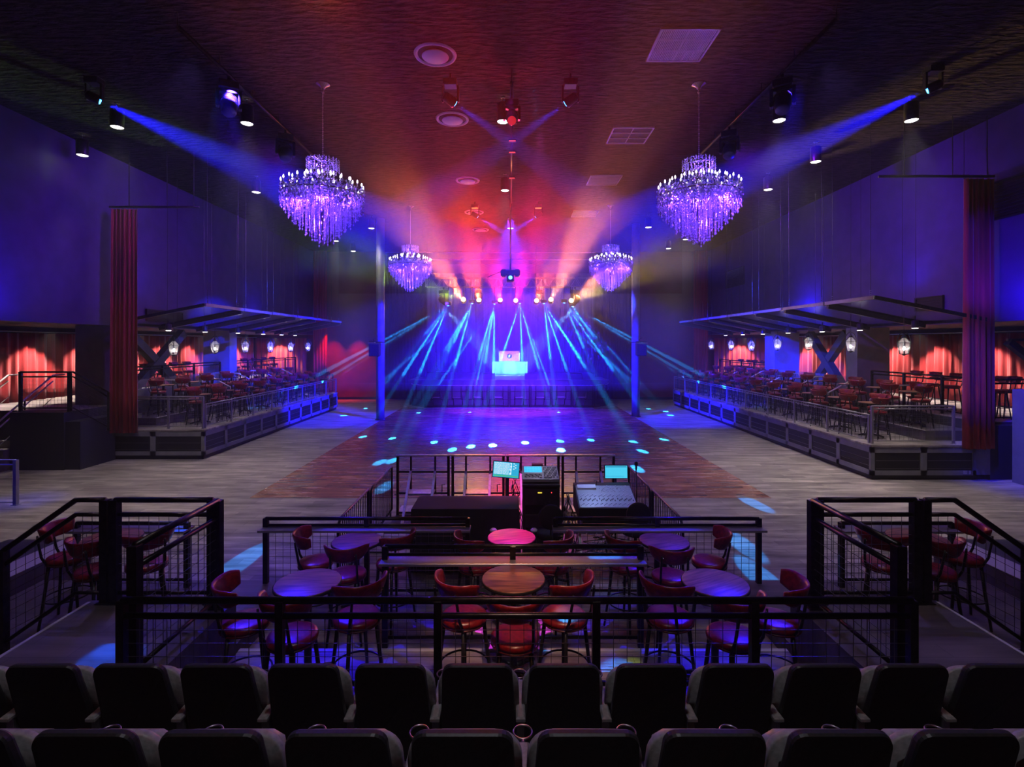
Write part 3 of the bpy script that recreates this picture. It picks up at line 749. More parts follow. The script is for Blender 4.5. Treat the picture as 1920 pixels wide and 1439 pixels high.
        # spot fixture at the outer joint
        f = thing('canopy_spotlight', 'small white spotlight under the outer edge of the %s %s canopy panel' % (ORD[k], nm), 'spotlight', (sx * 11.3, yb - .35, 3.84), 0, 'spotlights under the canopies')
        MB().lathe([(.06, .22), (.085, .20), (.09, .02), (.085, 0)], 14).build('housing', M['fixture'], f)
        MB().lathe([(.078, .0), (.07, -.012)], 14).build('lens', M['lens'], f)
        MB().bar((0, 0, .2), (0, 0, .34), .03).build('yoke', M['fixture'], f)
        spot((sx * 11.3, yb - .35, 3.80), (sx * 10.7, yb - .9, .9), (1, .86, .72), 60, 85, .9, .05, 'canopy_lamp')
        # lantern
    # lanterns
    for k in range(7 if sx > 0 else 6):
        if sx > 0: pu = [(1695, 648), (1595, 645), (1516, 643), (1458, 645), (1409, 648), (1371, 647), (1334, 647)][k]
        else: pu = [(326, 652), (403, 650), (460, 650), (507, 650), (545, 650), (577, 650)][k]
        d = 10.4 * F / abs(pu[0] - CX); z = CH - (pu[1] - CY) * d / F
        lt = thing('lantern', '%s glass carriage lantern from the near end of the %s canopy' % (ORD[k], nm), 'lantern', (sx * 10.4, d, z - .27), 0, 'carriage lanterns under the canopies')
        fr = MB(); h0, h1, r0, r1 = .04, .34, .10, .165
        for q in range(6):
            a = 2 * PI * q / 6; fr.tube([(r0 * math.cos(a), r0 * math.sin(a), h0), (r1 * math.cos(a), r1 * math.sin(a), h1), (.05 * math.cos(a), .05 * math.sin(a), .47)], .007, 4)
        for r_, z_ in ((r0, h0), (r1, h1), (.05, .47)):
            fr.tube([(r_ * math.cos(2 * PI * q / 6), r_ * math.sin(2 * PI * q / 6), z_) for q in range(7)], .008, 4)
        fr.build('frame', M['black'], lt)
        MB().lathe([(r0 - .006, h0), (r1 - .008, h1), (.046, .47)], 6, (0, 0, 0), False, False).build('glass_body', M['glass'], lt)
        MB().lathe([(.02, .0), (.045, .02), (.10, .04)], 6, (0, 0, 0), False).build('base_finial', M['black'], lt)
        MB().lathe([(.05, .47), (.055, .50), (.02, .54), (.012, .60)], 8).build('cap', M['black'], lt)
        MB().lathe([(.012, .06), (.012, .14)], 6).build('candle', M['alu'], lt)
        MB().lathe([(.012, .14), (.030, .17), (.028, .20), (.004, .24)], 8).build('bulb', M['flame'], lt)
        b2 = MB(); b2.tube([(.18 * math.cos(a), 0, .33 + .30 * math.sin(a)) for a in [PI * q / 10 for q in range(11)]], .010, 5); b2.build('bail', M['black'], lt)
        MB().tube([(0, 0, .62), (0, 0, 4.28 - (z - .27))], .006, 4, True, False).build('hanging_rod', M['black'], lt)
        point((sx * 10.4, d, z - .07), (1, .86, .68), 16, .04, 'lantern_light')
    # seating rows on the platform
    ny = 11 if sx > 0 else 8
    for row, (xx, z, rn) in enumerate(((9.75, .88, 'lower'), (11.15, 1.15, 'upper'))):
        for k in range(ny):
            y = y0 + 1.15 + k * 1.36 + row * .35
            if y > y1 - .8: continue
            place('t', (sx * (xx + .05), y, z), .3 * k, '%s round table from the near end, %s tier of the %s platform' % (ORD[k], rn, nm), 'round tables of the side platforms')
            place('s', (sx * (xx - .12), y - .50, z), math.radians(sx * 8), 'red stool on the near side of the %s table, %s tier of the %s platform' % (ORD[k], rn, nm), 'stools of the side platforms')
            place('s', (sx * (xx + .45), y + .38, z), math.radians(sx * 105), 'red stool on the outer side of the %s table, %s tier of the %s platform' % (ORD[k], rn, nm), 'stools of the side platforms')
            place('s', (sx * (xx - .33), y + .30, z), math.radians(-sx * 70), 'red stool on the inner side of the %s table, %s tier of the %s platform' % (ORD[k], rn, nm), 'stools of the side platforms')
    # sloping aisle handrails
    for k in range(6):
        y = y0 + 2.2 + k * 2.0
        if y > y1 - 1: continue
        h = thing('aisle_handrail', '%s sloping steel handrail from the near end of the %s platform' % (ORD[k], nm), 'handrail', (sx * 10.5, y, .88), 0, 'aisle handrails of the side platforms')
        MB().tube([(0, 0, .82), (0, 0, .90), (sx * .75, 0, 1.30), (sx * 1.25, 0, 1.31), (sx * 1.25, 0, 1.22)], .022, 8).build('rail', M['handrail'], h)
        MB().tube([(0, 0, 0), (0, 0, .86)], .019, 8).build('post', M['rail'], h)
        MB().tube([(sx * .85, 0, .27), (sx * .85, 0, 1.30)], .019, 8).build('post', M['rail'], h)
    # gallery railing, stools and tables behind it
    if sx > 0:
        segs = [(13.3, 17.6, 3), (24.7, 30.4, 4)]
    else:
        segs = [(16.5, 21.9, 3), (22.9, 29.6, 5)]
    for q, (ya, yb, nb) in enumerate(segs):
        railing('black railing at the gallery edge, %s stretch on the %s side' % (('near', 'far')[q], nm), (sx * 12.3, ya, zr), (sx * 12.3, yb, zr), 1.08, nb, .10, .024, .06, .16, bottom=.10, wr=.003, mesh_on=(q == 1 or sx < 0))
        ns = 5 if sx > 0 and q == 0 else 6
        for k in range(ns):
            place('s', (sx * 12.95, ya + .45 + k * (yb - ya - .7) / ns, zr + .01), math.radians(sx * 82 + R.uniform(-12, 12)), '%s stool from the near end at the %s gallery rail, %s side' % (ORD[k], ('near', 'far')[q], nm), 'stools at the gallery rails')
    if sx > 0: place('t', (13.6, 16.3, zr + .01), 0, 'pale-topped round table behind the near gallery railing on the right', 'gallery tables')
    if sx > 0: place('t', (14.0, 21.0, zr + .01), 0, 'round table behind the cross brace in the right gallery', 'gallery tables')
    place('s', (sx * 14.2, 20.4 if sx > 0 else 19.0, zr + .01), 1.5 * sx, 'dark stool standing behind the cross brace in the %s gallery' % nm, 'gallery stools')
# haze from the stage machines
def haze(name, label, boxes, dens):
    hz = MB()
    for a, b in boxes: hz.box(a, b)
    hm = bpy.data.materials.new(name); hm.use_nodes = True; hm.node_tree.nodes.clear()
    ho = hm.node_tree.nodes.new('ShaderNodeOutputMaterial'); hs = hm.node_tree.nodes.new('ShaderNodeVolumeScatter')
    hs.inputs['Density'].default_value = dens; hs.inputs['Anisotropy'].default_value = .35
    hm.node_tree.links.new(hs.outputs[0], ho.inputs['Volume'])
    return tag(hz.build(name, hm), label, 'haze', None, 'stuff')
haze('stage_haze', 'haze filling the air over the stage', [((-8.8, 27.9, .03), (8.8, 31.5, 9.0)), ((-7.6, 31.5, .03), (7.6, 36.0, 9.0))], .036)
haze('front_haze', 'thinner haze in the air before the stage between the columns', [((-8.8, 22.6, 1.3), (8.8, 27.9, 9.0))], .036)
haze('ceiling_haze', 'thin haze layer under the ceiling in front of the stage', [((-7.5, 13.0, 5.6), (7.5, 22.6, 9.0))], .013)
# near-left landing, steps and rails
struct('floor_landing_left', MB().box((-13.45, 13.9, 0), (-12.0, 14.25, 1.55)), M['drum'])
struct('wall_landing_left', MB().box((-12.0, 13.95, 0), (-11.6, 15.2, 1.30)), M['drum'])
railing('black mesh railing on the landing left of the tall red curtain', (-13.35, 14.1, 1.55), (-12.0, 14.1, 1.55), 1.08, 1, .13, .026, .065, .1)
railing('black mesh stair railing dropping from the left landing to the platform', (-12.0, 14.05, 1.55), (-11.35, 14.6, 1.55), 1.08, 1, .13, .026, .06, .1, drop=.6, flat=.1)
st = thing('gallery_steps', 'steps with pale nosings rising to the left gallery beside the red curtain', 'steps', (-14.9, 13.2, 0))
for k in range(8):
    MB().box((0, k * .27, 0), (1.42, (k + 1) * .27 if k < 7 else 2.3, .19 * (k + 1))).build('step', M['carpet'], st)
    MB().box((0, k * .27, .19 * (k + 1)), (1.42, k * .27 + .05, .19 * (k + 1) + .006)).build('nosing_strip', M['nosing'], st)
for xx, lb in ((-13.52, 'right-hand'), (-14.85, 'left-hand')):
    h = thing('stair_handrail', 'pale steel %s rail of the steps at the far left' % lb, 'handrail', (xx, 13.1, 0))
    MB().tube([(0, 0, .95), (0, 2.2, .95 + 1.52), (0, 2.6, 2.47)], .024, 8).build('top_rail', M['handrail'], h)
    MB().tube([(0, 0, .78), (0, 2.2, .78 + 1.52)], .020, 8).build('mid_rail', M['handrail'], h)
    MB().tube([(0, 0, .3), (0, 2.2, .3 + 1.52)], .012, 8).build('bottom_rail', M['steel'], h)
    MB().tube([(0, .02, 0), (0, .02, .96)], .026, 8).build('post', M['rail'], h)
    MB().tube([(0, 1.3, .2), (0, 1.3, 1.85)], .026, 8).build('post', M['rail'], h)
railing('blue-lit low railing at the far left edge of the hall floor', (-10.42, 10.9, 0), (-12.2, 10.9, 0), .95, 1, .10, .02, .07, .3, bottom=.06, matr=M['fascia'], mesh_on=False)
spot((-11.2, 9.4, 7.5), (-10.6, 11.0, .5), (.03, .02, 1), 1800, 14, 1, .1, 'blue_washer_light')
# near right blocks
struct('wall_block_right', MB().box((12.0, 12.95, 0), (12.9, 13.2, 1.35)), M['drum'])
struct('wall_post_right', MB().box((12.32, 12.2, 0), (13.2, 12.7, 2.29)), M['wall'])
spot((9.5, 11.0, 6.5), (12.6, 12.3, 1.2), (.02, .01, 1), 3200, 40, 1, .1, 'blue_washer_light')
railing('black mesh railing on the near right gallery edge beyond the tall curtain', (12.2, 13.3, 1.40), (15.4, 13.3, 1.40), 1.08, 3, .1, .026, .06, .1)
place('s', (13.3, 13.8, 1.41), 1.2, 'dark stool right of the tall right curtain behind the mesh railing', 'gallery stools')
br = thing('angle_brace', 'dark diagonal steel brace high at the right edge of the picture', 'brace', (12.5, 13.0, 2.5))
MB().bar((0, 0, .95), (.9, 0, .25), .16, .16).build('diagonal_beam', M['drum'], br)
MB().bar((-.02, 0, 1.0), (1.2, 0, 1.0), .06, .06).build('top_bar', M['drum'], br)
# wall vents
def wall_vent(label, sx, ya, yb, za, zb):
    t = thing('wall_vent', label, 'vent', (sx * 12, ya, za))
    d = -sx * .06
    x = sorted((0, d))
    fr = MB(); L = yb - ya; H = zb - za
    for a, b in (((x[0], 0, 0), (x[1], L, .04)), ((x[0], 0, H - .04), (x[1], L, H)), ((x[0], 0, 0), (x[1], .04, H)), ((x[0], L - .04, 0), (x[1], L, H))): fr.box(a, b)
    fr.build('frame', M['louvre'], t)
    x = sorted((0, d * .3)); MB().box((x[0], .04, .04), (x[1], L - .04, H - .04)).build('backing', M['louvre'], t)
    n = int(H / .09)
    for k in range(n):
        z = .06 + (H - .12) * k / n; MB().box((sorted((d * .3, d * .9))[0], .05, z), (sorted((d * .3, d * .9))[1], L - .05, z + .02)).build('slat', M['blackmatte'], t)
wall_vent('wide black louvre high on the right wall at the picture edge', 1, 9.5, 13.1, 6.45, 7.4)
wall_vent('square black louvre high on the far right wall', 1, 26.5, 28.7, 6.45, 7.4)
wall_vent('black louvre on the right wall above the canopy beside the tall curtain', 1, 14.3, 15.3, 4.35, 4.75)
wall_vent('black louvre on the left wall above the left canopy', -1, 17.0, 18.9, 4.15, 4.55)

# ------------------------------------------------------------ columns and speakers
for x, y, nm in ((-5.83, 23.2, 'left'), (5.86, 24.2, 'right')):
    c = thing('stage_column', 'round dark steel column %s of the stage at the dance floor edge' % nm, 'column', (x, y, 0))
    MB().lathe([(.185, 0), (.185, ZC - .02)], 24).build('shaft', M['fascia'], c)
    MB().lathe([(.24, 0), (.24, .02), (.19, .03)], 24).build('base_ring', M['black'], c)
    s_ = 1 if nm == 'right' else -1
    sp = thing('column_speaker', 'black loudspeaker clamped to the %s stage column' % nm, 'speaker', (x + s_ * .14, y - .42, 2.85))
    MB().bbox((-.22, -.17, 0), (.22, .17, .56), .02).build('cabinet', M['blackmatte'], sp)
    MB().bbox((-.20, -.185, .02), (.20, -.17, .54), .004).build('grille', M['fixture'], sp)
    MB().bbox((-.28, -.10, .57), (.28, .20, .60), .004).build('top_bracket', M['steel'], sp)
    MB().tube([(-.25, .0, .66), (.25, .0, .66)], .02, 6).build('clamp_bar', M['black'], sp)
    MB().tube([(0, 0, .60), (-.08, 0, .75), (.05, 0, .82)], .014, 6).build('cable_loop', M['black'], sp)
    MB().torus((-s_ * .14, .42, .62), .20, .02, 20, 6).build('clamp_ring', M['black'], sp)

# ------------------------------------------------------------ stage
struct('floor_stage', MB().box((-5.6, 28.7, 0), (5.4, 36.3, 1.38)), M['wall_dark'])
struct('floor_stage_deck', MB().box((-5.65, 28.65, 1.38), (5.45, 36.3, 1.40)), M['stagefloor'])
bd = curtain('stage_backdrop', 0, 11.6, 6.9, (-5.8, 36.1, 1.42), 0, .4, .05, M['backdrop'], 77)
tag(bd, 'blue-lit cloth backdrop across the rear of the stage', 'backdrop')
for sx, nm in ((-1, 'left'), (1, 'right')):
    x = -7.6 if sx < 0 else 5.15
    c = curtain('stage_leg_drape', 0, 2.5, 8.9, (x, 31.4, .05), 0, .22, .05, M['curtain_dark'], 80 + sx)
    tag(c, 'tall dark drape masking the %s side of the stage' % nm, 'curtain')
def barricade(label, loc, rz, group, struts=True, front=-1, w=1.09):
    """front = direction (local y) in which the audience stands"""
    t = thing('crowd_barrier', label, 'barrier', loc, rz, group)
    g = .012
    for x in (g, w - g - .05):
        MB().bbox((x, -.025, 0), (x + .05, .025, 1.2), .004).build('upright', M['rail'], t)
    MB().bbox((0, -.04, 1.17), (w, .04, 1.2), .006).build('top_rail', M['alu'], t)
    for z in (.86, .44, .05):
        MB().bar((g, 0, z), (w - g, 0, z), .03, .035).build('cross_rail', M['rail'], t)
    for x in (.30, .78):
        MB().bar((x, 0, .44), (x, 0, 1.17), .035, .03).build('inner_bar', M['rail'], t)
    fl = MB().bbox((.0, min(0, front * .55), .0), (w, max(0, front * .55), .022), .004).build('tread_plate', M['alu'], t)
    if struts:
        for x in (.30, .78):
            MB().bar((x, -front * .04, .88), (x, -front * .95, .04), .045, .045).build('strut', M['alu'], t)
        MB().bbox((.28, min(-front * .12, -front * .42), .52), (.80, max(-front * .12, -front * .42), .55), .004).build('step_plate', M['alu'], t)
        MB().bar((.30, -front * .30, .50), (.78, -front * .30, .50), .03, .03).build('step_bracket', M['alu'], t)
        MB().bbox((.0, min(0, -front * 1.0), 0), (w, max(0, -front * 1.0), .012), .003).build('rear_plate', M['rail'], t)
    MB().tube([(w - .10, -front * .03, .62), (w - .16, -front * .05, .62), (w - .16, -front * .05, .48)], .010, 6).build('latch', M['black'], t)
    return t
for k in range(8):
    barricade('%s stage-front crowd barrier counted from the left' % ORD[k], (-4.52 + 1.115 * k, 27.5, .0), 0, 'crowd barriers before the stage', True, -1, 1.10)
for sx, nm in ((-1, 'left'), (1, 'right')):
    barricade('angled crowd barrier at the %s end of the stage-front line' % nm, (-4.54 if sx < 0 else 4.44, 27.52, 0), PI - .75 if sx < 0 else .75, 'crowd barriers before the stage', False, -sx, 1.10)
    barricade('outermost angled crowd barrier at the %s side of the stage' % nm, (-5.36 if sx < 0 else 5.27, 28.29, 0), PI - 1.3 if sx < 0 else 1.3, 'crowd barriers before the stage', False, -sx, 1.10)
for k in range(4):
    barricade('%s silver barrier of the mixing area counted from the left' % ORD[k], (-2.27 + 1.09 * k, 10.26, 0), 0, 'barriers in front of the mixing desks', True, 1, 1.08)
# wedge monitors
for k, u in enumerate((833, 917, 995, 1080)):
    p = P(u, 713, 28.95)
    w = thing('stage_monitor', '%s black wedge monitor from the left on the stage lip' % ORD[k], 'speaker', (p.x, 28.95, 1.40), 0, 'wedge monitors on the stage lip')
    m_ = MB(); m_.loft([[(x, -.2, 0), (x, .24, 0), (x, .24, .18), (x, .08, .34), (x, -.2, .30)] for x in (-.33, .33)]); m_.build('cabinet', M['blackmatte'], w)
    m_ = MB(); m_.loft([[(x, .25, .02), (x, .255, .18), (x, .10, .345), (x, .09, .335)] for x in (-.30, .30)]); m_.build('grille', M['fixture'], w)
# DJ table
t = thing('stage_table', 'long table on the stage covered by pale blue cloth', 'table', (-.035, 33.0, 1.40))
MB().bbox((-1.05, -.36, .80), (1.05, .36, .84), .005).build('tabletop', M['black'], t)
for x in (-.95, .95):
    for y in (-.28, .28): MB().bar((x, y, 0), (x, y, .8), .04).build('leg', M['black'], t)
m_ = MB(); n = 80; rings = []
for z, k in ((.862, 1.0), (.85, 1.01), (.5, 1.015), (.2, 1.02), (.01, 1.03)):
    rg = []
    per = [(-1.09, -.4), (1.09, -.4), (1.09, .4), (-1.09, .4)]
    for i in range(n):
        q = 4 * i / n; e = int(q); f = q - e; a = per[e]; b = per[(e + 1) % 4]
        x = a[0] + (b[0] - a[0]) * f; y = a[1] + (b[1] - a[1]) * f
        wv = .03 * math.sin(i * 1.1) * (1 - z / .86) + .02 * math.sin(i * .37)*(1 - z / .86)
        rg.append((x * k, y * k + (wv if e in (0, 2) else 0), z))
    rings.append(rg)
m_.loft(rings[::-1], True, True, True); c = m_.build('table_cloth', M['cloth_blue'], None, (-.035, 33.0, 1.40)); tag(c, 'pale blue cloth draped to the stage floor over the table', 'tablecloth')
sc_ = thing('led_screen', 'pink patterned screen with a white F in a blue disc standing on the stage table', 'screen', (-.06, 32.95, 2.27))
M['pinkscreen'] = mat('screen_pink', (.02, .01, .015), .3, emit=(1, .36, .58), es=.85)
M['screenred'] = mat('screen_red', (.02, .01, .01), .3, emit=(.75, .03, .15), es=.8)
M['screenblue'] = mat('screen_blue', (.01, .01, .02), .3, emit=(.02, .08, .40), es=.6)
M['screenwhite'] = mat('screen_white', (1, 1, 1), .4, emit=(1, .95, 1), es=1.0)
MB().bbox((-.66, -.04, 0), (.66, .10, .70), .01).build('housing', M['steel'], sc_)
MB().box((-.62, -.046, .04), (.62, -.040, .66)).build('display', M['pinkscreen'], sc_)
m_ = MB()
for sx in (-1, 1):
    for (x, z) in ((.40, .20), (.40, .50), (.40, .35), (.52, .35), (.28, .35), (.10, .60), (.10, .10), (.54, .56), (.54, .12)):
        m_.box((sx * x - .02, -.050, z - .02), (sx * x + .02, -.047, z + .02))
m_.build('red_motifs', M['screenred'], sc_)
MB().lathe([(.155, 0), (.155, .004)], 32).build('blue_disc', M['screenblue'], sc_, (0, -.047, .35)).rotation_euler = (PI / 2, 0, 0)
fc = bpy.data.curves.new('letter_f', 'FONT'); fc.body = 'F'; fc.size = .24; fc.extrude = .002; fc.align_x = 'CENTER'; fc.align_y = 'CENTER'; fc.shear = .15; fc.offset = .006
fo = bpy.data.objects.new('letter', fc); COL.objects.link(fo)
bpy.context.view_layer.update()
me = bpy.data.meshes.new_from_object(fo.evaluated_get(bpy.context.evaluated_depsgraph_get())); bpy.data.objects.remove(fo)
fm = bpy.data.objects.new('letter', me); COL.objects.link(fm); me.materials.clear(); me.materials.append(M['screenwhite']); fm.parent = sc_; fm.location = (0, -.056, .35); fm.rotation_euler = (PI / 2, 0, 0)
# small tower and case at stage left
t = thing('light_tower', 'slim sparkling light tower standing at the left of the stage', 'light tower', (-4.25, 30.2, 1.40))
for dx in (-.12, .12): MB().tube([(dx, 0, 0), (dx, 0, 1.5)], .018, 6).build('upright', M['alu'], t)
m_ = MB()
for k in range(9): m_.tube([(-.12 if k % 2 else .12, 0, .1 + k * .15), (.12 if k % 2 else -.12, 0, .25 + k * .15)], .008, 5)
m_.build('lacing', M['alu'], t)
MB().bbox((-.25, -.2, 0), (.25, .2, .03), .01).build('base_plate', M['black'], t)
t = thing('equipment_case', 'small low equipment case at the left edge of the stage', 'case', (-3.95, 29.9, 1.40))
MB().bbox((-.32, -.2, 0), (.32, .2, .45), .02).build('body', M['fixture'], t); MB().bbox((-.33, -.21, .40), (.33, .21, .43), .005).build('lid_trim', M['alu'], t)

# ------------------------------------------------------------ truss
def truss(label, a, b, z, h, dep, group=None):
    t = thing('lighting_truss', label, 'truss', (a, 29.5, z)); L = b - a
    for y in (0, dep):
        for zz in (0, h): MB().tube([(0, y, zz), (L, y, zz)], .028, 8).build('chord', M['alu'], t)
    n = int(L / .62)
    for k in range(n):
        m_ = MB(); x0, x1 = L * k / n, L * (k + 1) / n
        for y in (0, dep):
            m_.tube([(x0, y, 0), ((x0 + x1) / 2, y, h), (x1, y, 0)], .014, 5)
        m_.tube([(x0, 0, 0), (x1, dep, 0)], .012, 5)
        m_.build('lacing', M['alu'], t)
    for x in (.02, L * .33, L * .66, L - .02):
        m_ = MB(); m_.tube([(x, 0, 0), (x, 0, h)], .02, 6); m_.tube([(x, dep, 0), (x, dep, h)], .02, 6); m_.tube([(x, 0, h), (x, dep, h)], .02, 6); m_.build('end_frame', M['alu'], t)
        MB().tube([(x, dep / 2, h), (x, dep / 2, ZC - z)], .012, 5).build('hoist_chain', M['black'], t)
    return t
truss('long lattice lighting truss spanning above the stage', -4.85, 4.72, 6.66, .52, .5)
for sx, u in ((-1, 803), (1, 1108)):
    p = P(u, 600, 29.8)
    h = thing('hanging_chain', 'long bright chain hanging beside the stage on the %s' % ('left' if sx < 0 else 'right'), 'chain', (p.x, 29.75, 2.6))
    m_ = MB()
    for k in range(50):
        z = k * .08; m_.torus((0, 0, z), .022, .007, 6, 4, 1, .5)
        m_.box((-.006, -.006, z), (.006, .006, z + .08))
    m_.build('links', M['chrome'], h)
    MB().bbox((-.05, -.05, -.12), (.05, .05, .0), .01).build('hook_weight', M['steel'], h)
    MB().tube([(0, 0, 4.0), (0, 0, ZC - 2.6)], .01, 5).build('upper_cable', M['black'], h)

def moving_head(label, loc, yaw, tilt, scale=1.0, lens=None, group=None, up=False):
    t = thing('moving_head_light', label, 'stage light', loc, yaw, group)
    t.scale = (scale,) * 3
    MB().bbox((-.17, -.13, -.16), (.17, .13, 0), .02).build('base', M['fixture'], t)
    MB().bar((0, 0, 0), (0, 0, .14), .05).build('clamp', M['black'], t)
    y = MB()
    for s_ in (-1, 1): y.bbox((s_ * .19 - .03, -.07, -.50), (s_ * .19 + .03, .07, -.16), .012)
    y.bbox((-.20, -.07, -.22), (.20, .07, -.16), .01); y.build('yoke', M['fixture'], t)
    hd = MB(); hd.lathe([(.07, -.22), (.13, -.18), (.15, -.05), (.15, .10), (.13, .22), (.12, .24)], 18)
    for z in (-.12, -.08, -.04): hd.torus((0, 0, z), .15, .012, 18, 4)
    h = hd.build('head', M['fixture'], t, (0, 0, -.42)); h.rotation_euler = (tilt, 0, 0)
    l = MB().lathe([(.115, .235), (.10, .25), (.02, .256)], 18).build('lens', lens or M['glass'], h)
    return t
HG = 'moving lights on the stage truss'
for k, (u, v, s_, ti) in enumerate(((830, 538, 1.25, -2.2), (896, 538, .9, 2.9), (1012, 538, .9, 2.9), (1080, 538, 1.25, -2.3))):
    p = P(u, v, 29.5); moving_head('large moving head hanging from the stage truss, %s from the left' % ORD[k], (p.x, 29.95, 6.52), (0, 0, 0, 0)[k] + (-.9, 0, 0, .9)[k], ti, s_ * 1.15, None, HG)
for k, (u, v, c) in enumerate(LAMPS):
    p = P(u, v, LAMP_D)
    t = thing('wash_light', '%s glowing wash light from the left under the stage truss' % ORD[k], 'stage light', p, 0, 'glowing wash lights under the truss')
    MB().lathe([(.10, .30), (.16, .24), (.17, .0), (.15, -.02)], 18).build('housing', M['fixture'], t).rotation_euler = (PI / 2 - .35 + PI, 0, 0)
    l = MB(); l.lathe([(.125, 0), (.10, .04), (.02, .06)], 18); lo = l.build('lens', M['lamp%d' % k], t, (0, -.03, 0)); lo.rotation_euler = (PI / 2 - .2, 0, 0)
    MB().bar((0, .12, .1), (0, .32, 6.72 - p.z), .04).build('hanger', M['black'], t)
for k, (u, v) in enumerate(FANS):
    p = P(u, v, 29.35)
    t = thing('beam_light', '%s small beam projector from the left casting thin blue rays' % ORD[k], 'stage light', p, 0, 'blue beam projectors')
    MB().bbox((-.16, .03, .02), (.16, .28, .20), .02).build('body', M['fixture'], t)
    MB().lathe([(.05, .0), (.045, .02)], 12).build('lens', M['bluelens'], t, (0, .06, -.02))
    MB().bar((0, .16, .2), (0, .16, 6.66 - p.z), .03).build('hanger', M['black'], t)

# ------------------------------------------------------------ ceiling fittings
# chandeliers
def make_chandelier():
    t = thing('chandelier', '', 'chandelier')   # origin at ceiling
    rr = random.Random(3)
    MB().lathe([(.16, 0), (.15, -.03), (.06, -.07), (.03, -.16), (.03, -.20)][::-1], 20).build('canopy', M['chrome'], t)
    m_ = MB()
    for k in range(34):
        z = -.22 - k * .043
        if k % 2: m_.torus((0, 0, z), .016, .004, 6, 4, 1, .4)
        else: m_.torus((0, 0, z), .016, .004, 6, 4, .4, 1)
        m_.box((-.003, -.003, z - .03), (.003, .003, z + .03))
    m_.build('chain', M['fader'], t)
    MB().lathe([(.02, -1.60), (.05, -1.75), (.03, -1.95), (.09, -2.15), (.05, -2.35), (.12, -2.6), (.06, -2.85), (.02, -3.0)][::-1], 14).build('stem', M['chrome'], t)
    # crown
    m_ = MB()
    for k in range(16):
        a = 2 * PI * k / 16; c, s_ = math.cos(a), math.sin(a)
        m_.tube([(0, 0, -1.72), (c * .20, s_ * .20, -1.60), (c * .33, s_ * .33, -1.66), (c * .345, s_ * .345, -1.76)], .008, 5)
    m_.torus((0, 0, -1.76), .34, .010, 24, 5); m_.build('crown_frame', M['chrome'], t)
    m_ = MB()
    for k in range(44):
        a = 2 * PI * k / 44; r = .34 - .05 * (k % 2)
        for j in range(4 + (k % 3)):
            m_.gem((r * math.cos(a), r * math.sin(a), -1.66 - .05 * j), .014, .024)
    for k in range(90):
        a = rr.uniform(0, 2 * PI); r = rr.uniform(.03, .24); m_.gem((r * math.cos(a), r * math.sin(a), -1.62 - rr.random() * .5), .016, .026)
    o = m_.build('crown_crystals', M['crystal'], t); o['kind'] = 'stuff'
    # arms in three tiers
    tiers = [(.84, -2.22, 24, -2.62), (.62, -2.12, 16, -2.50), (.38, -2.04, 10, -2.38)]
    for r, zt, n, zr_ in tiers:
        for k in range(n):
            a = 2 * PI * (k + .5 * (n == 16)) / n; c, s_ = math.cos(a), math.sin(a)
            m_ = MB(); m_.tube([(c * .04, s_ * .04, zr_), (c * r * .5, s_ * r * .5, zr_ - .05), (c * r * .85, s_ * r * .85, zr_ + .10), (c * r, s_ * r, zt - .10)], .009, 5)
            m_.lathe([(.012, -.11), (.036, -.095), (.04, -.085)], 8, (c * r, s_ * r, zt)); m_.build('arm', M['chrome'], t)
            MB().lathe([(.011, -.085), (.011, .0)], 6, (c * r, s_ * r, zt)).build('candle_sleeve', M['fader'], t)
            MB().lathe([(.008, 0), (.017, .022), (.014, .042), (.002, .072)], 7, (c * r, s_ * r, zt)).build('candle_bulb', M['bulb'], t)
    # body crystals
    m_ = MB()
    for k in range(2300):
        a = rr.uniform(0, 2 * PI); q = rr.random() ** .5; r = .88 * q
        z = -2.26 - .05 * (1 - q) - rr.random() * (.50 - .10 * q) + .25 * max(0, .35 - q)
        s_ = rr.uniform(.014, .026); m_.gem((r * math.cos(a), r * math.sin(a), z), s_, s_ * 1.6)
    o = m_.build('crystal_drops', M['crystal'], t); o['kind'] = 'stuff'
    m_ = MB()
    for r, n, zb in ((.85, 40, -2.66), (.78, 34, -2.77), (.69, 32, -2.88), (.58, 28, -3.00), (.47, 24, -3.12), (.35, 18, -3.24), (.23, 12, -3.34), (.12, 7, -3.40)):
        for k in range(n):
            a = 2 * PI * k / n + r * 7; z0 = -2.50 - rr.random() * .12; z = z0
            jit = rr.uniform(-.05, .04)
            while z > zb + jit:
                m_.gem((r * math.cos(a), r * math.sin(a), z), .014, .018); z -= .034
            m_.gem((r * math.cos(a), r * math.sin(a), z - .02), .020, .034)
    o = m_.build('crystal_strands', M['crystal'], t); o['kind'] = 'stuff'
    m_ = MB()
    for r, z in ((.85, -2.44), (.62, -2.44), (.40, -2.44), (.24, -2.46)): m_.torus((0, 0, z), r, .012, 36, 5)
    m_.build('ring_frame', M['chrome'], t)
    MB().lathe([(.005, -3.50), (.028, -3.45), (.012, -3.40), (.008, -3.0)], 10).build('finial', M['chrome'], t)
    return t
ch0 = make_chandelier(); chn = 0
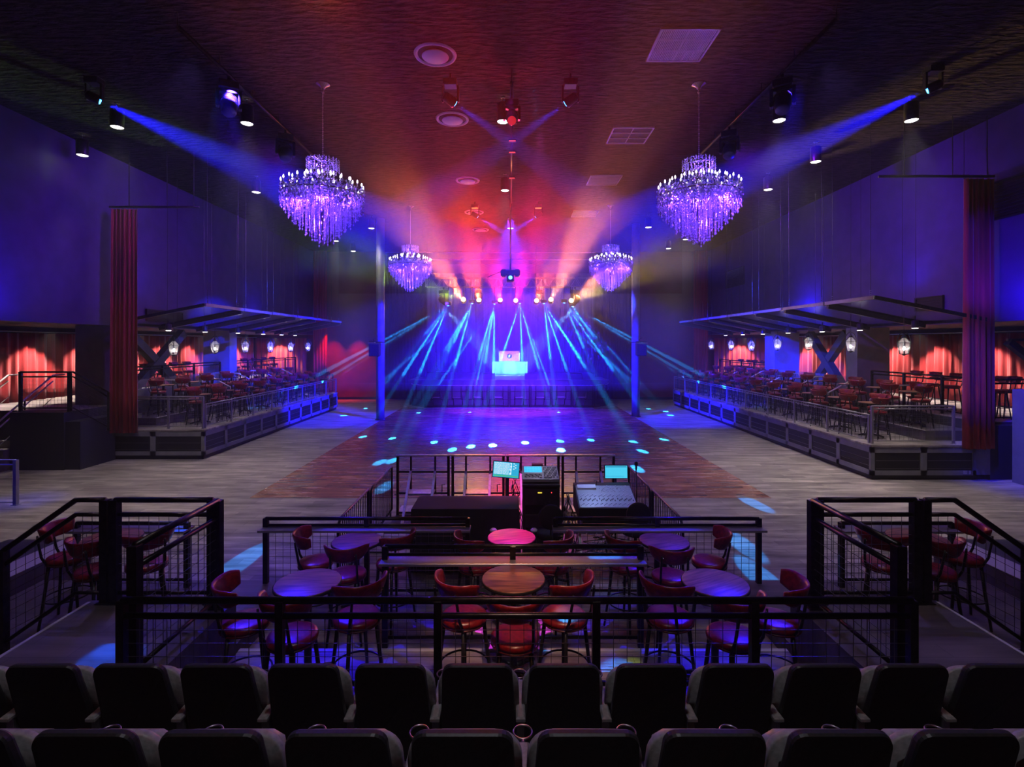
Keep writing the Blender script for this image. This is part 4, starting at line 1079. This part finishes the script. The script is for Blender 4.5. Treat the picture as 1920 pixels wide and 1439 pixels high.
for x, y, lb in ((-4.06, 11.2, 'large violet crystal chandelier hanging nearest on the left'), (4.08, 11.2, 'large violet crystal chandelier hanging nearest on the right'),
                 (-4.08, 21.1, 'smaller-looking crystal chandelier hanging far left near the stage'), (4.07, 21.0, 'smaller-looking crystal chandelier hanging far right near the stage')):
    if chn == 0: ch0.location = (x, y, ZC); ch0['label'] = lb; ch0['group'] = 'crystal chandeliers'; chn = 1
    else: dup(ch0, (x, y, ZC), .4 * y, lb, 'crystal chandeliers')
    for dx, dy, dz, e in ((.25, -.2, -2.55, 45), (.62, -.25, -2.6, 60), (-.62, -.25, -2.6, 60), (-.25, -.6, -2.75, 60), (.25, -.75, -2.7, 60), (0, -.25, -1.85, 30), (0, -.35, -3.1, 50), (0, .45, -2.6, 50)):
        point((x + dx, y + dy, ZC + dz), (.13, .03, 1), e * .6, .03, 'chandelier_light')
# round diffusers and square vents
for k, (x, y) in enumerate(((-1.46, 10.06), (-1.45, 12.94), (-1.47, 17.8), (-1.55, 22.1), (-1.47, 25.5))):
    t = thing('round_diffuser', '%s round ceiling diffuser from the camera, left of the centre line' % ORD[k], 'air diffuser', (x, y, ZC - .002), 0, 'round ceiling diffusers')
    MB().lathe([(.415, 0), (.40, -.03), (.37, -.035), (.34, -.008)][::-1], 40, (0, 0, 0), True, False).build('outer_ring', M['diffuser'], t)
    MB().lathe([(.345, -.002), (.34, -.006)], 36).build('dark_gap', M['louvre'], t)
    MB().lathe([(.25, -.03), (.262, -.045), (.25, -.06), (.01, -.062)][::-1], 36).build('centre_plate', M['diffuser'], t)
for k, (x0, y0) in enumerate(((2.68, 9.19), (2.67, 13.4), (2.67, 17.2), (2.67, 21.8))):
    lb = ['largest square ceiling grille with fine slats nearest camera', 'open white-framed square ceiling grille, second from camera', 'pale square ceiling grille, third from camera', 'reddish square ceiling grille farthest from camera'][k]
    t = thing('ceiling_grille', lb, 'air grille', (x0, y0, ZC), 0, 'square ceiling grilles')
    W = 1.07
    MB().box((0, 0, -.008), (W, W, -.001)).build('backing', M['louvre'], t)
    for a, b in (((0, 0, -.04), (W, .03, 0)), ((0, W - .03, -.04), (W, W, 0)), ((0, 0, -.04), (.03, W, 0)), ((W - .03, 0, -.04), (W, W, 0))): MB().box(a, b).build('frame_side', M['diffuser'], t)
    for q in (1, 2): MB().box((.03, W * q / 3 - .008, -.035), (W - .03, W * q / 3 + .008, -.01)).build('divider', M['diffuser'], t)
    MB().box((W / 2 - .008, .03, -.035), (W / 2 + .008, W - .03, -.01)).build('divider', M['diffuser'], t)
    if k != 1:
        for q in range(30):
            xx = .04 + (W - .08) * q / 30; MB().box((xx, .03, -.03), (xx + .018, W - .03, -.012)).build('slat', M['diffuser'], t)
# cans
CL = {}
for k, (x, y) in enumerate(CANS):
    side = 'left' if x < -1 else ('right' if x > 1 else 'centre')
    CL.setdefault(side, 0); idx = sorted([c for c in CANS if (c[0] < -1 if side == 'left' else c[0] > 1 if side == 'right' else abs(c[0]) < 1)], key=lambda c: c[1] + c[0] * .001).index((x, y))
    t = thing('can_light', 'black cylinder downlight on the %s of the ceiling, %s nearest camera' % (side, ORD[idx]), 'downlight', (x, y, 8.46), 0, 'cylinder downlights')
    MB().lathe([(.135, 0), (.14, .01), (.14, .40), (.12, .42)], 20, (0, 0, 0), True, False).build('housing', M['fixture'], t)
    MB().lathe([(.128, .01), (.11, .0)][::-1], 20, (0, 0, .004)).build('lens', M['lens'], t)
    MB().tube([(0, 0, .41), (0, 0, ZC - 8.46)], .012, 6).build('stem', M['black'], t)
    MB().lathe([(.06, ZC - 8.46 - .02), (.06, ZC - 8.46)], 12).build('ceiling_plate', M['black'], t)
# pipes and their lights
def pipe(label, x, ya, yb, z=8.8):
    t = thing('lighting_pipe', label, 'pipe', (x, ya, z))
    MB().tube([(0, 0, 0), (0, yb - ya, 0)], .04, 8).build('pipe', M['rail'], t)
    n = int((yb - ya) / 1.5) + 1
    for k in range(n + 1):
        MB().tube([(0, (yb - ya) * k / n, 0), (0, (yb - ya) * k / n, ZC - z)], .012, 6).build('drop_rod', M['black'], t)
pipe('long dark ceiling pipe running to the stage on the left', -5.66, 8.8, 15.2)
pipe('long dark ceiling pipe running to the stage on the right', 5.42, 8.6, 15.0)
pipe('central dark ceiling pipe carrying small lights along the middle', 0.03, 10.6, 19.6, 8.75)
for k, (x, y, s_, lb) in enumerate(((-5.66, 10.4, 1, 'dark moving head on the left ceiling pipe, nearer'), (-5.66, 13.0, 1, 'dark moving head on the left ceiling pipe, farther'),
                          (5.42, 10.3, 1, 'dark moving head on the right ceiling pipe, nearer'), (5.42, 12.8, 1, 'dark moving head on the right ceiling pipe, farther'))):
    moving_head(lb, (x, y, 8.66), .5 * (1 if x < 0 else -1), 2.6, 1.05, M['glass'], 'dark moving heads on the ceiling pipes')
moving_head('red moving head hanging at the centre of the near ceiling pipe', (.03, 11.1, 8.62), 0, 2.3, .85, M['reddim'])
def blue_head(label, loc, tgt, big=1.0, group=None):
    t = thing('blue_spotlight', label, 'stage light', loc, 0, group)
    MB().bbox((-.14, -.12, .28), (.14, .12, .42), .02).build('base', M['fixture'], t)
    m_ = MB(); 
    for s_ in (-1, 1): m_.bbox((s_ * .16 - .02, -.04, -.05), (s_ * .16 + .02, .04, .30), .01)
    m_.build('yoke', M['fixture'], t)
    MB().bar((0, 0, .42), (0, 0, ZC - loc[2]), .04).build('stem', M['black'], t)
    h = MB().lathe([(.06, -.18), (.10, -.14), (.11, .06), (.12, .10)], 16, (0, 0, 0), True, True).build('head', M['fixture'], t)
    l = MB()
    l.lathe([(.09, .11), (.08, .12), (.01, .125)], 16); lo = l.build('lens', M['bluelens'], h)
    h.rotation_euler = (Vector(tgt) - Vector(loc)).to_track_quat('Z', 'Y').to_euler()
    h.scale = (big,) * 3
for sx, loc, nm in ((-1, (-8.62, 10.93, 8.51), 'left'), (1, (8.52, 10.63, 8.59), 'right')):
    blue_head('blue moving light throwing a broad beam from the %s ceiling' % nm, (loc[0] + sx * .1, loc[1] - .08, loc[2] + .05), (-sx * 9.3, 24, 1.6), .9)
for x, y, t_, lb in ((-1.1, 10.9, (3, 14.2, 6.8), 'near left'), (1.1, 10.9, (-3, 14.2, 6.8), 'near right'), (-1.25, 20.6, (4, 24, 5.9), 'far left'), (.95, 20.6, (-4, 24, 5.9), 'far right')):
    v = (Vector(t_) - Vector((x, y, 8.42))).normalized() * .2
    blue_head('small blue spotlight beside the central ceiling pipe, %s one of four' % lb, (x - v.x, y - v.y, 8.42 - v.z), t_, .95, 'small blue spotlights')
# hanging projector mast
t = thing('hanging_mast', 'thin pole hanging at the centre with a dark projector cluster at its foot', 'hanging mast', (0, 20.2, 6.15))
MB().tube([(0, 0, .1), (0, 0, ZC - 6.15)], .035, 8).build('pole', M['steel'], t)
MB().bbox((-.38, -.18, -.10), (.38, .18, .12), .03).build('crossbox', M['fixture'], t)
MB().bbox((-.14, -.30, -.34), (.14, .10, -.05), .02).build('projector_body', M['fixture'], t)
MB().bbox((-.34, -.24, -.16), (-.18, .05, .14), .02).build('side_unit', M['fixture'], t)
MB().bbox((.18, -.24, -.16), (.34, .05, .14), .02).build('side_unit', M['fixture'], t)
m_ = MB(); m_.lathe([(.07, 0), (.06, .02)], 14); m_.build('lens', M['bluelens'], t, (0, -.31, -.2)).rotation_euler = (PI / 2, 0, 0)
MB().tube([(-.3, 0, .1), (-.5, 0, .02), (-.9, 0, -.15)], .012, 6).build('side_cable', M['black'], t)
# small red indicators along the centre pipe
for k, y in enumerate((11.9, 12.3, 13.4, 14.2, 16.4)):
    t = thing('pipe_clamp_light', '%s small red-lit clamp along the central ceiling pipe' % ORD[k], 'clamp', (.05, y, 8.66), 0, 'red-lit clamps on the central pipe')
    MB().bbox((-.10, -.03, -.03), (.10, .03, .05), .008).build('bracket', M['fixture'], t)
    MB().bbox((-.08, -.034, -.02), (.08, -.030, -.005), .001).build('indicator', M['redled'], t)

# ------------------------------------------------------------ mixing area
def fence(label, x, ya, yb, h=1.0):
    t = thing('steel_barrier', label, 'barrier', (x, ya, 0)); L = yb - ya
    m_ = MB(); c = .16
    pts = [(0, .0, .16), (0, 0, h - c)] + [(0, c - c * math.cos(a), h - c + c * math.sin(a)) for a in (PI / 8, PI / 4, 3 * PI / 8, PI / 2)] + [(0, L - .04, h), (0, L - .02, h - .05), (0, L - .02, .16)]
    m_.tube(pts + [(0, 0, .16)], .020, 8); m_.build('frame', M['black'], t)
    n = int(L / .095)
    for k in range(1, n):
        y = L * k / n; zt = h if y > c else h - c + math.sqrt(max(0, c * c - (c - y) ** 2))
        MB().tube([(0, y, .16), (0, y, zt)], .0075, 5).build('baluster', M['black'], t)
    for y in (.12, L - .14):
        m_ = MB(); m_.bbox((-.28, y - .02, 0), (.28, y + .02, .02), .004); m_.bar((0, y, .02), (0, y, .16), .03); m_.build('foot', M['black'], t)
    return t
for sx, nm in ((-1, 'left'), (1, 'right')):
    fence('black barred crowd barrier %s of the mixing area, nearer camera' % nm, sx * 2.34, 7.02, 8.55)
    fence('black barred crowd barrier %s of the mixing area, farther from camera' % nm, sx * 2.32, 8.58, 10.15)
f2 = fence('short black barred barrier standing inside the mixing area between the desks', .78, 8.75, 9.6, 1.15)
# cloth-covered table
m_ = MB(); rings = []; n = 60
for z, k in ((.955, .985), (.945, 1.0), (.5, 1.01), (.02, 1.03)):
    per = [(-.80, -.33), (.80, -.33), (.80, .33), (-.80, .33)]; rg = []
    for i in range(n):
        q = 4 * i / n; e = int(q); f = q - e; a = per[e]; b = per[(e + 1) % 4]
        wv = .02 * math.sin(i * 1.3) * (1 - z)
        rg.append(((a[0] + (b[0] - a[0]) * f) * k + (wv if e in (1, 3) else 0), (a[1] + (b[1] - a[1]) * f) * k + (wv if e in (0, 2) else 0), z))
    rings.append(rg)
m_.loft(rings[::-1], True, True, False); c = m_.build('covered_table', M['cloth_black'], None, (-.67, 7.98, 0)); tag(c, 'long table hidden under a black cloth beside the lighting desk', 'table')
# rack and lighting console
t = thing('equipment_rack', 'tall black equipment rack under the silver lighting console', 'rack', (.46, 7.95, 0))
MB().bbox((-.27, -.25, .0), (-.24, .35, 1.27), .004).build('side_panel', M['blackmatte'], t)
MB().bbox((.24, -.25, .0), (.27, .35, 1.27), .004).build('side_panel', M['blackmatte'], t)
MB().bbox((-.28, -.26, 1.27), (.28, .36, 1.30), .004).build('top_panel', M['blackmatte'], t)
MB().bbox((-.24, .30, .0), (.24, .35, 1.27), .004).build('back_panel', M['blackmatte'], t)
for z in (.15, .40, .65): MB().bbox((-.24, -.22, z), (.24, .3, z + .20), .01).build('rack_unit', M['fixture'], t)
d_ = MB().bbox((-.24, -.22, .98), (.24, .3, 1.24), .01).build('rack_unit', M['fixture'], t)
MB().box((-.05, -.228, 1.17), (.01, -.22, 1.176)).build('indicator', M['orangeled'], d_); MB().box((.15, -.228, 1.17), (.16, -.22, 1.18)).build('indicator', M['redled'], d_)
t = thing('lighting_console', 'silver lighting desk with a cyan screen on the tall black rack', 'console', (.46, 7.98, 1.30))
m_ = MB(); m_.loft([[(x, -.20, .02), (x, .22, .02), (x, .22, .16), (x, -.20, .06)] for x in (-.275, .275)]); m_.build('body', M['console'], t)
def incl(y): return .06 + (y + .20) / .42 * .10
def slab(mb, x0, x1, ya, yb, h=.006, dz=0): mb.loft([[(x0, ya, incl(ya) + dz), (x1, ya, incl(ya) + dz), (x1, yb, incl(yb) + dz), (x0, yb, incl(yb) + dz)], [(x0, ya, incl(ya) + h + dz), (x1, ya, incl(ya) + h + dz), (x1, yb, incl(yb) + h + dz), (x0, yb, incl(yb) + h + dz)]])
M['scr1'] = mat('screen_desk', (.05, .5, .8), .4, emit=(.05, .55, .85), es=1.0); M['scr2'] = mat('screen_monitor', (.03, .4, .7), .4, emit=(.03, .42, .68), es=1.0); M['scr3'] = mat('screen_plain', (.05, .6, .9), .4, emit=(.07, .62, .88), es=1.0)
m_ = MB(); slab(m_, -.245, .03, .02, .20, .004); m_.build('touch_screen', M['scr1'], t)
m_ = MB()
for i in range(6):
    for j in range(3): slab(m_, -.235 + i * .045, -.20 + i * .045, .035 + j * .055, .07 + j * .055, .001, .004)
m_.build('screen_cells', M['scr2'], t)
m_ = MB()
for k in range(12): slab(m_, -.24 + .022 * k, -.228 + .022 * k, -.15, -.03, .004)
m_.build('fader_slots', M['key'], t)
m_ = MB()
for k in range(12): slab(m_, -.243 + .022 * k, -.225 + .022 * k, -.10 + .03 * ((k * 5) % 3 - 1), -.085 + .03 * ((k * 5) % 3 - 1), .012)
m_.build('fader_caps', M['key'], t)
m_ = MB()
for i in range(10):
    for j in range(7):
        if (i * 3 + j * 5) % 4: slab(m_, .055 + .021 * i, .068 + .021 * i, -.14 + .048 * j, -.118 + .048 * j, .008)
m_.build('button_field', M['key'], t)
for x in (.03, .10, .17): MB().lathe([(.02, 0), (.02, .02), (.012, .024)], 14, (x - .03, -.15, incl(-.15))).build('encoder_wheel', M['fader'], t)
t = thing('small_box_device', 'small flat black box standing behind the lighting desk', 'device', (.44, 8.45, 1.30))
MB().bbox((-.09, -.06, 0), (.09, .06, .14), .01).build('body', M['blackmatte'], t); MB().bbox((-.02, -.02, -1.3), (.02, .02, 0), .002).build('pole', M['black'], t); MB().bbox((-.15, -.1, -1.3), (.15, .1, -1.28), .004).build('base', M['black'], t)
# monitors
def monitor(label, x, y, z, w, h, m, tilt, zf=0):
    t = thing('computer_monitor', label, 'monitor', (x, y, zf))
    f = MB().bbox((-w / 2 - .012, -.015, -h / 2 - .012), (w / 2 + .012, .02, h / 2 + .012), .006).build('bezel', M['blackmatte'], t, (0, 0, z - zf)); f.rotation_euler = (-.08, tilt, 0)
    MB().box((-w / 2, -.019, -h / 2), (w / 2, -.015, h / 2)).build('display', m, f)
    if 'scr2' in m.name or m.name == 'screen_monitor':
        g = MB(); q = random.Random(2)
        for k in range(11):
            x = -w / 2 + .012
            while x < w * .12:
                l_ = q.uniform(.012, .05); g.box((x, -.021, -h / 2 + .05 + k * .018), (x + l_, -.019, -h / 2 + .060 + k * .018)); x += l_ + .007
        for k in range(6): g.box((w * .17, -.021, -h / 2 + .05 + k * .033), (w * .21, -.019, -h / 2 + .075 + k * .033))
        for k in range(5): g.box((w * .27 + .03 * (k % 2), -.021, h * .40 - .022 * k), (w * .27 + .03 * (k % 2) + .022, -.019, h * .40 - .022 * k + .016))
        g.build('screen_rows', M['screenwhite2'], f)
        MB().box((-w / 2 + .01, -.0205, -h / 2 + .01), (w / 2 - .01, -.019, -h / 2 + .035)).build('screen_bar', M['screengreen'], f)
    else:
        MB().box((-w / 2 + .01, -.0205, h / 2 - .025), (w / 2 - .01, -.019, h / 2 - .010)).build('screen_bar', M['screenblue2'], f)
        MB().box((-w / 2 + .01, -.0205, -h / 2 + .03), (w / 2 - .06, -.019, -h / 2 + .035)).build('screen_line', M['screenblue2'], f)
    MB().tube([(0, .03, z - zf - h / 2), (0, .05, .02)], .018, 8).build('stand_pole', M['black'], t)
    MB().bbox((-.16, -.10, 0), (.16, .14, .02), .005).build('stand_base', M['black'], t)
M['screenwhite2'] = mat('screen_text_white', (1, 1, 1), .4, emit=(.75, .95, 1), es=.9)
M['screengreen'] = mat('screen_green', (.1, .7, .3), .4, emit=(.08, .6, .35), es=.8)
M['screenblue2'] = mat('screen_dark_blue', (.02, .2, .4), .4, emit=(.02, .22, .42), es=.8)
p = P(949, 881, 8.7); monitor('tilted cyan computer monitor left of the lighting desk', p.x, 8.7, p.z, .43, .25, M['scr2'], .08)
p = P(1155, 885, 8.8); monitor('cyan computer monitor above the sound desk on the right', p.x, 8.8, p.z, .375, .205, M['scr3'], 0)
# audio console
t = thing('sound_desk', 'large sound mixing desk with many fader rows right of the lighting rack', 'console', (1.50, 8.15, 0))
m_ = MB(); m_.loft([[(x, -.30, .72), (x, .42, .72), (x, .42, 1.10), (x, .30, 1.09), (x, -.30, .90)] for x in (-.46, .46)]); m_.build('body', M['blackmatte'], t)
def s2(y): return .90 + (y + .30) / .60 * .19
def slab2(mb, x0, x1, ya, yb, h=.006): mb.loft([[(x0, ya, s2(ya)), (x1, ya, s2(ya)), (x1, yb, s2(yb)), (x0, yb, s2(yb))], [(x0, ya, s2(ya) + h), (x1, ya, s2(ya) + h), (x1, yb, s2(yb) + h), (x0, yb, s2(yb) + h)]])
m_ = MB(); slab2(m_, -.44, .44, -.28, .28, .006); m_.build('control_surface', M['console'], t)
m_ = MB(); slab2(m_, -.42, -.12, .17, .27, .03); m_.build('meter_bridge', M['diffuser'], t)
for r in range(3):
    m_ = MB()
    for k in range(36):
        if k in (12, 24): continue
        x = -.42 + k * .0235; y = -.24 + r * .11
        slab2(m_, x, x + .012, y + .02 * ((k * 7 + r) % 3), y + .02 + .02 * ((k * 7 + r) % 3), .018)
    m_.build('fader_row', M['fader'] if r != 1 else M['key'], t)
m_ = MB()
for k in range(70):
    x = -.08 + .5 * R.random(); y = .10 + .17 * R.random(); slab2(m_, x, x + .01, y, y + .01, .014)
m_.build('knob_field', M['bluelens'] if False else M['fader'], t)
for x in (-.40, .40):
    m_ = MB(); m_.bar((x, -.2, .0), (x, .35, .72), .04); m_.bar((x, .35, .0), (x, -.2, .72), .04); m_.build('stand_leg', M['alu'], t)
MB().bbox((-.40, -.30, .60), (.40, -.26, .72), .01).build('front_skirt', M['blackmatte'], t)
MB().tube([(-.1, .3, 1.09), (-.1, .24, 1.18), (-.16, .16, 1.20)], .006, 6).build('gooseneck_lamp', M['black'], t)
spot((1.45, 8.5, 2.1), (1.5, 8.2, 1.0), (.35, .50, 1), 30, 70, .8, .02, 'desk_fill_light')  # added fill without a fixture, brightens the sound desk in blue
spot((.5, 8.3, 2.4), (.46, 7.98, 1.35), (.8, .85, 1), 14, 40, .8, .02, 'desk_fill_light')  # added fill without a fixture, brightens the silver lighting console
# mic on a stand
t = thing('microphone_stand', 'microphone on a thin stand at the right barrier of the mixing area', 'microphone', (2.03, 8.35, 0))
MB().tube([(0, 0, 0), (0, 0, 1.38)], .009, 6).build('stand_pole', M['black'], t); MB().lathe([(.13, 0), (.13, .015), (.02, .03)], 18).build('stand_base', M['black'], t)
MB().lathe([(.012, 1.36), (.018, 1.42), (.03, 1.44), (.03, 1.48), (.012, 1.50)], 12).build('microphone', M['fixture'], t)
# operator stools
for x, y, lb in ((.56, 7.35, 'black round-backed operator stool in front of the equipment rack'), (1.80, 7.45, 'black round-backed operator stool right of the sound desk')):
    t = thing('operator_stool', lb, 'stool', (x, y, 0))
    MB().lathe([(.16, .66), (.19, .67), (.19, .73), (.16, .75), (.02, .755)], 20).build('seat', M['blackmatte'], t)
    m_ = MB(); m_.lathe([(.14, 0), (.172, .01), (.172, .04), (.15, .05)], 24); b_ = m_.build('backrest', M['blackmatte'], t, (0, -.16, 1.0)); b_.rotation_euler = (PI / 2, 0, 0)
    MB().tube([(0, -.02, .68), (0, -.18, .75), (0, -.19, 1.0)], .016, 6).build('back_post', M['black'], t)
    MB().tube([(0, 0, .06), (0, 0, .68)], .025, 8).build('column', M['black'], t)
    for k in range(5):
        a = 2 * PI * k / 5; MB().tube([(0, 0, .08), (.26 * math.cos(a), .26 * math.sin(a), .02)], .018, 6).build('foot', M['black'], t)
# bollard-like posts beside the pink table
for x, lb in ((-.23, 'left'), (.32, 'right')):
    t = thing('short_post', 'short black post with round cap %s of the pink-lit table' % lb, 'post', (x, 7.0, 0))
    MB().tube([(0, 0, 0), (0, 0, .86)], .03, 10).build('shaft', M['black'], t); MB().lathe([(.045, .86), (.05, .88), (.03, .90)], 14).build('cap', M['diffuser'], t)
# cable tangles
def cables(label, c, n, sx, sy, zt, seed, cols):
    r = random.Random(seed); t = thing('cable_bundle', label, 'cables', c)
    for k in range(n):
        p = [Vector((r.uniform(-sx, sx) * .3, r.uniform(-sy, sy), zt * r.uniform(.7, 1)))]
        for j in range(7):
            q = p[-1] + Vector((r.uniform(-sx, sx) * .5, r.uniform(-sy, sy) * .4, -zt / 8 * r.uniform(.6, 1.2))); q.z = max(q.z, .012)
            q.x = max(-sx, min(sx, q.x)); q.y = max(-sy, min(sy, q.y)); p.append(q)
        MB().tube(p, .007, 5).build('cable', cols[k % len(cols)], t)
cables('tangle of cables hanging below the tilted monitor', (.07, 8.6, 0), 14, .14, .1, 1.15, 4, [M['blackmatte'], M['blackmatte'], M['steel'], M['key']])
cables('mess of cables spilling between the rack and the sound desk', (.90, 8.05, 0), 18, .12, .25, 1.1, 5, [M['fader'], M['blackmatte'], M['key'], M['steel']])
cables('cables and coils on the floor under the sound desk', (1.5, 7.9, 0), 16, .6, .3, .5, 6, [M['blackmatte'], M['fader'], M['key']])
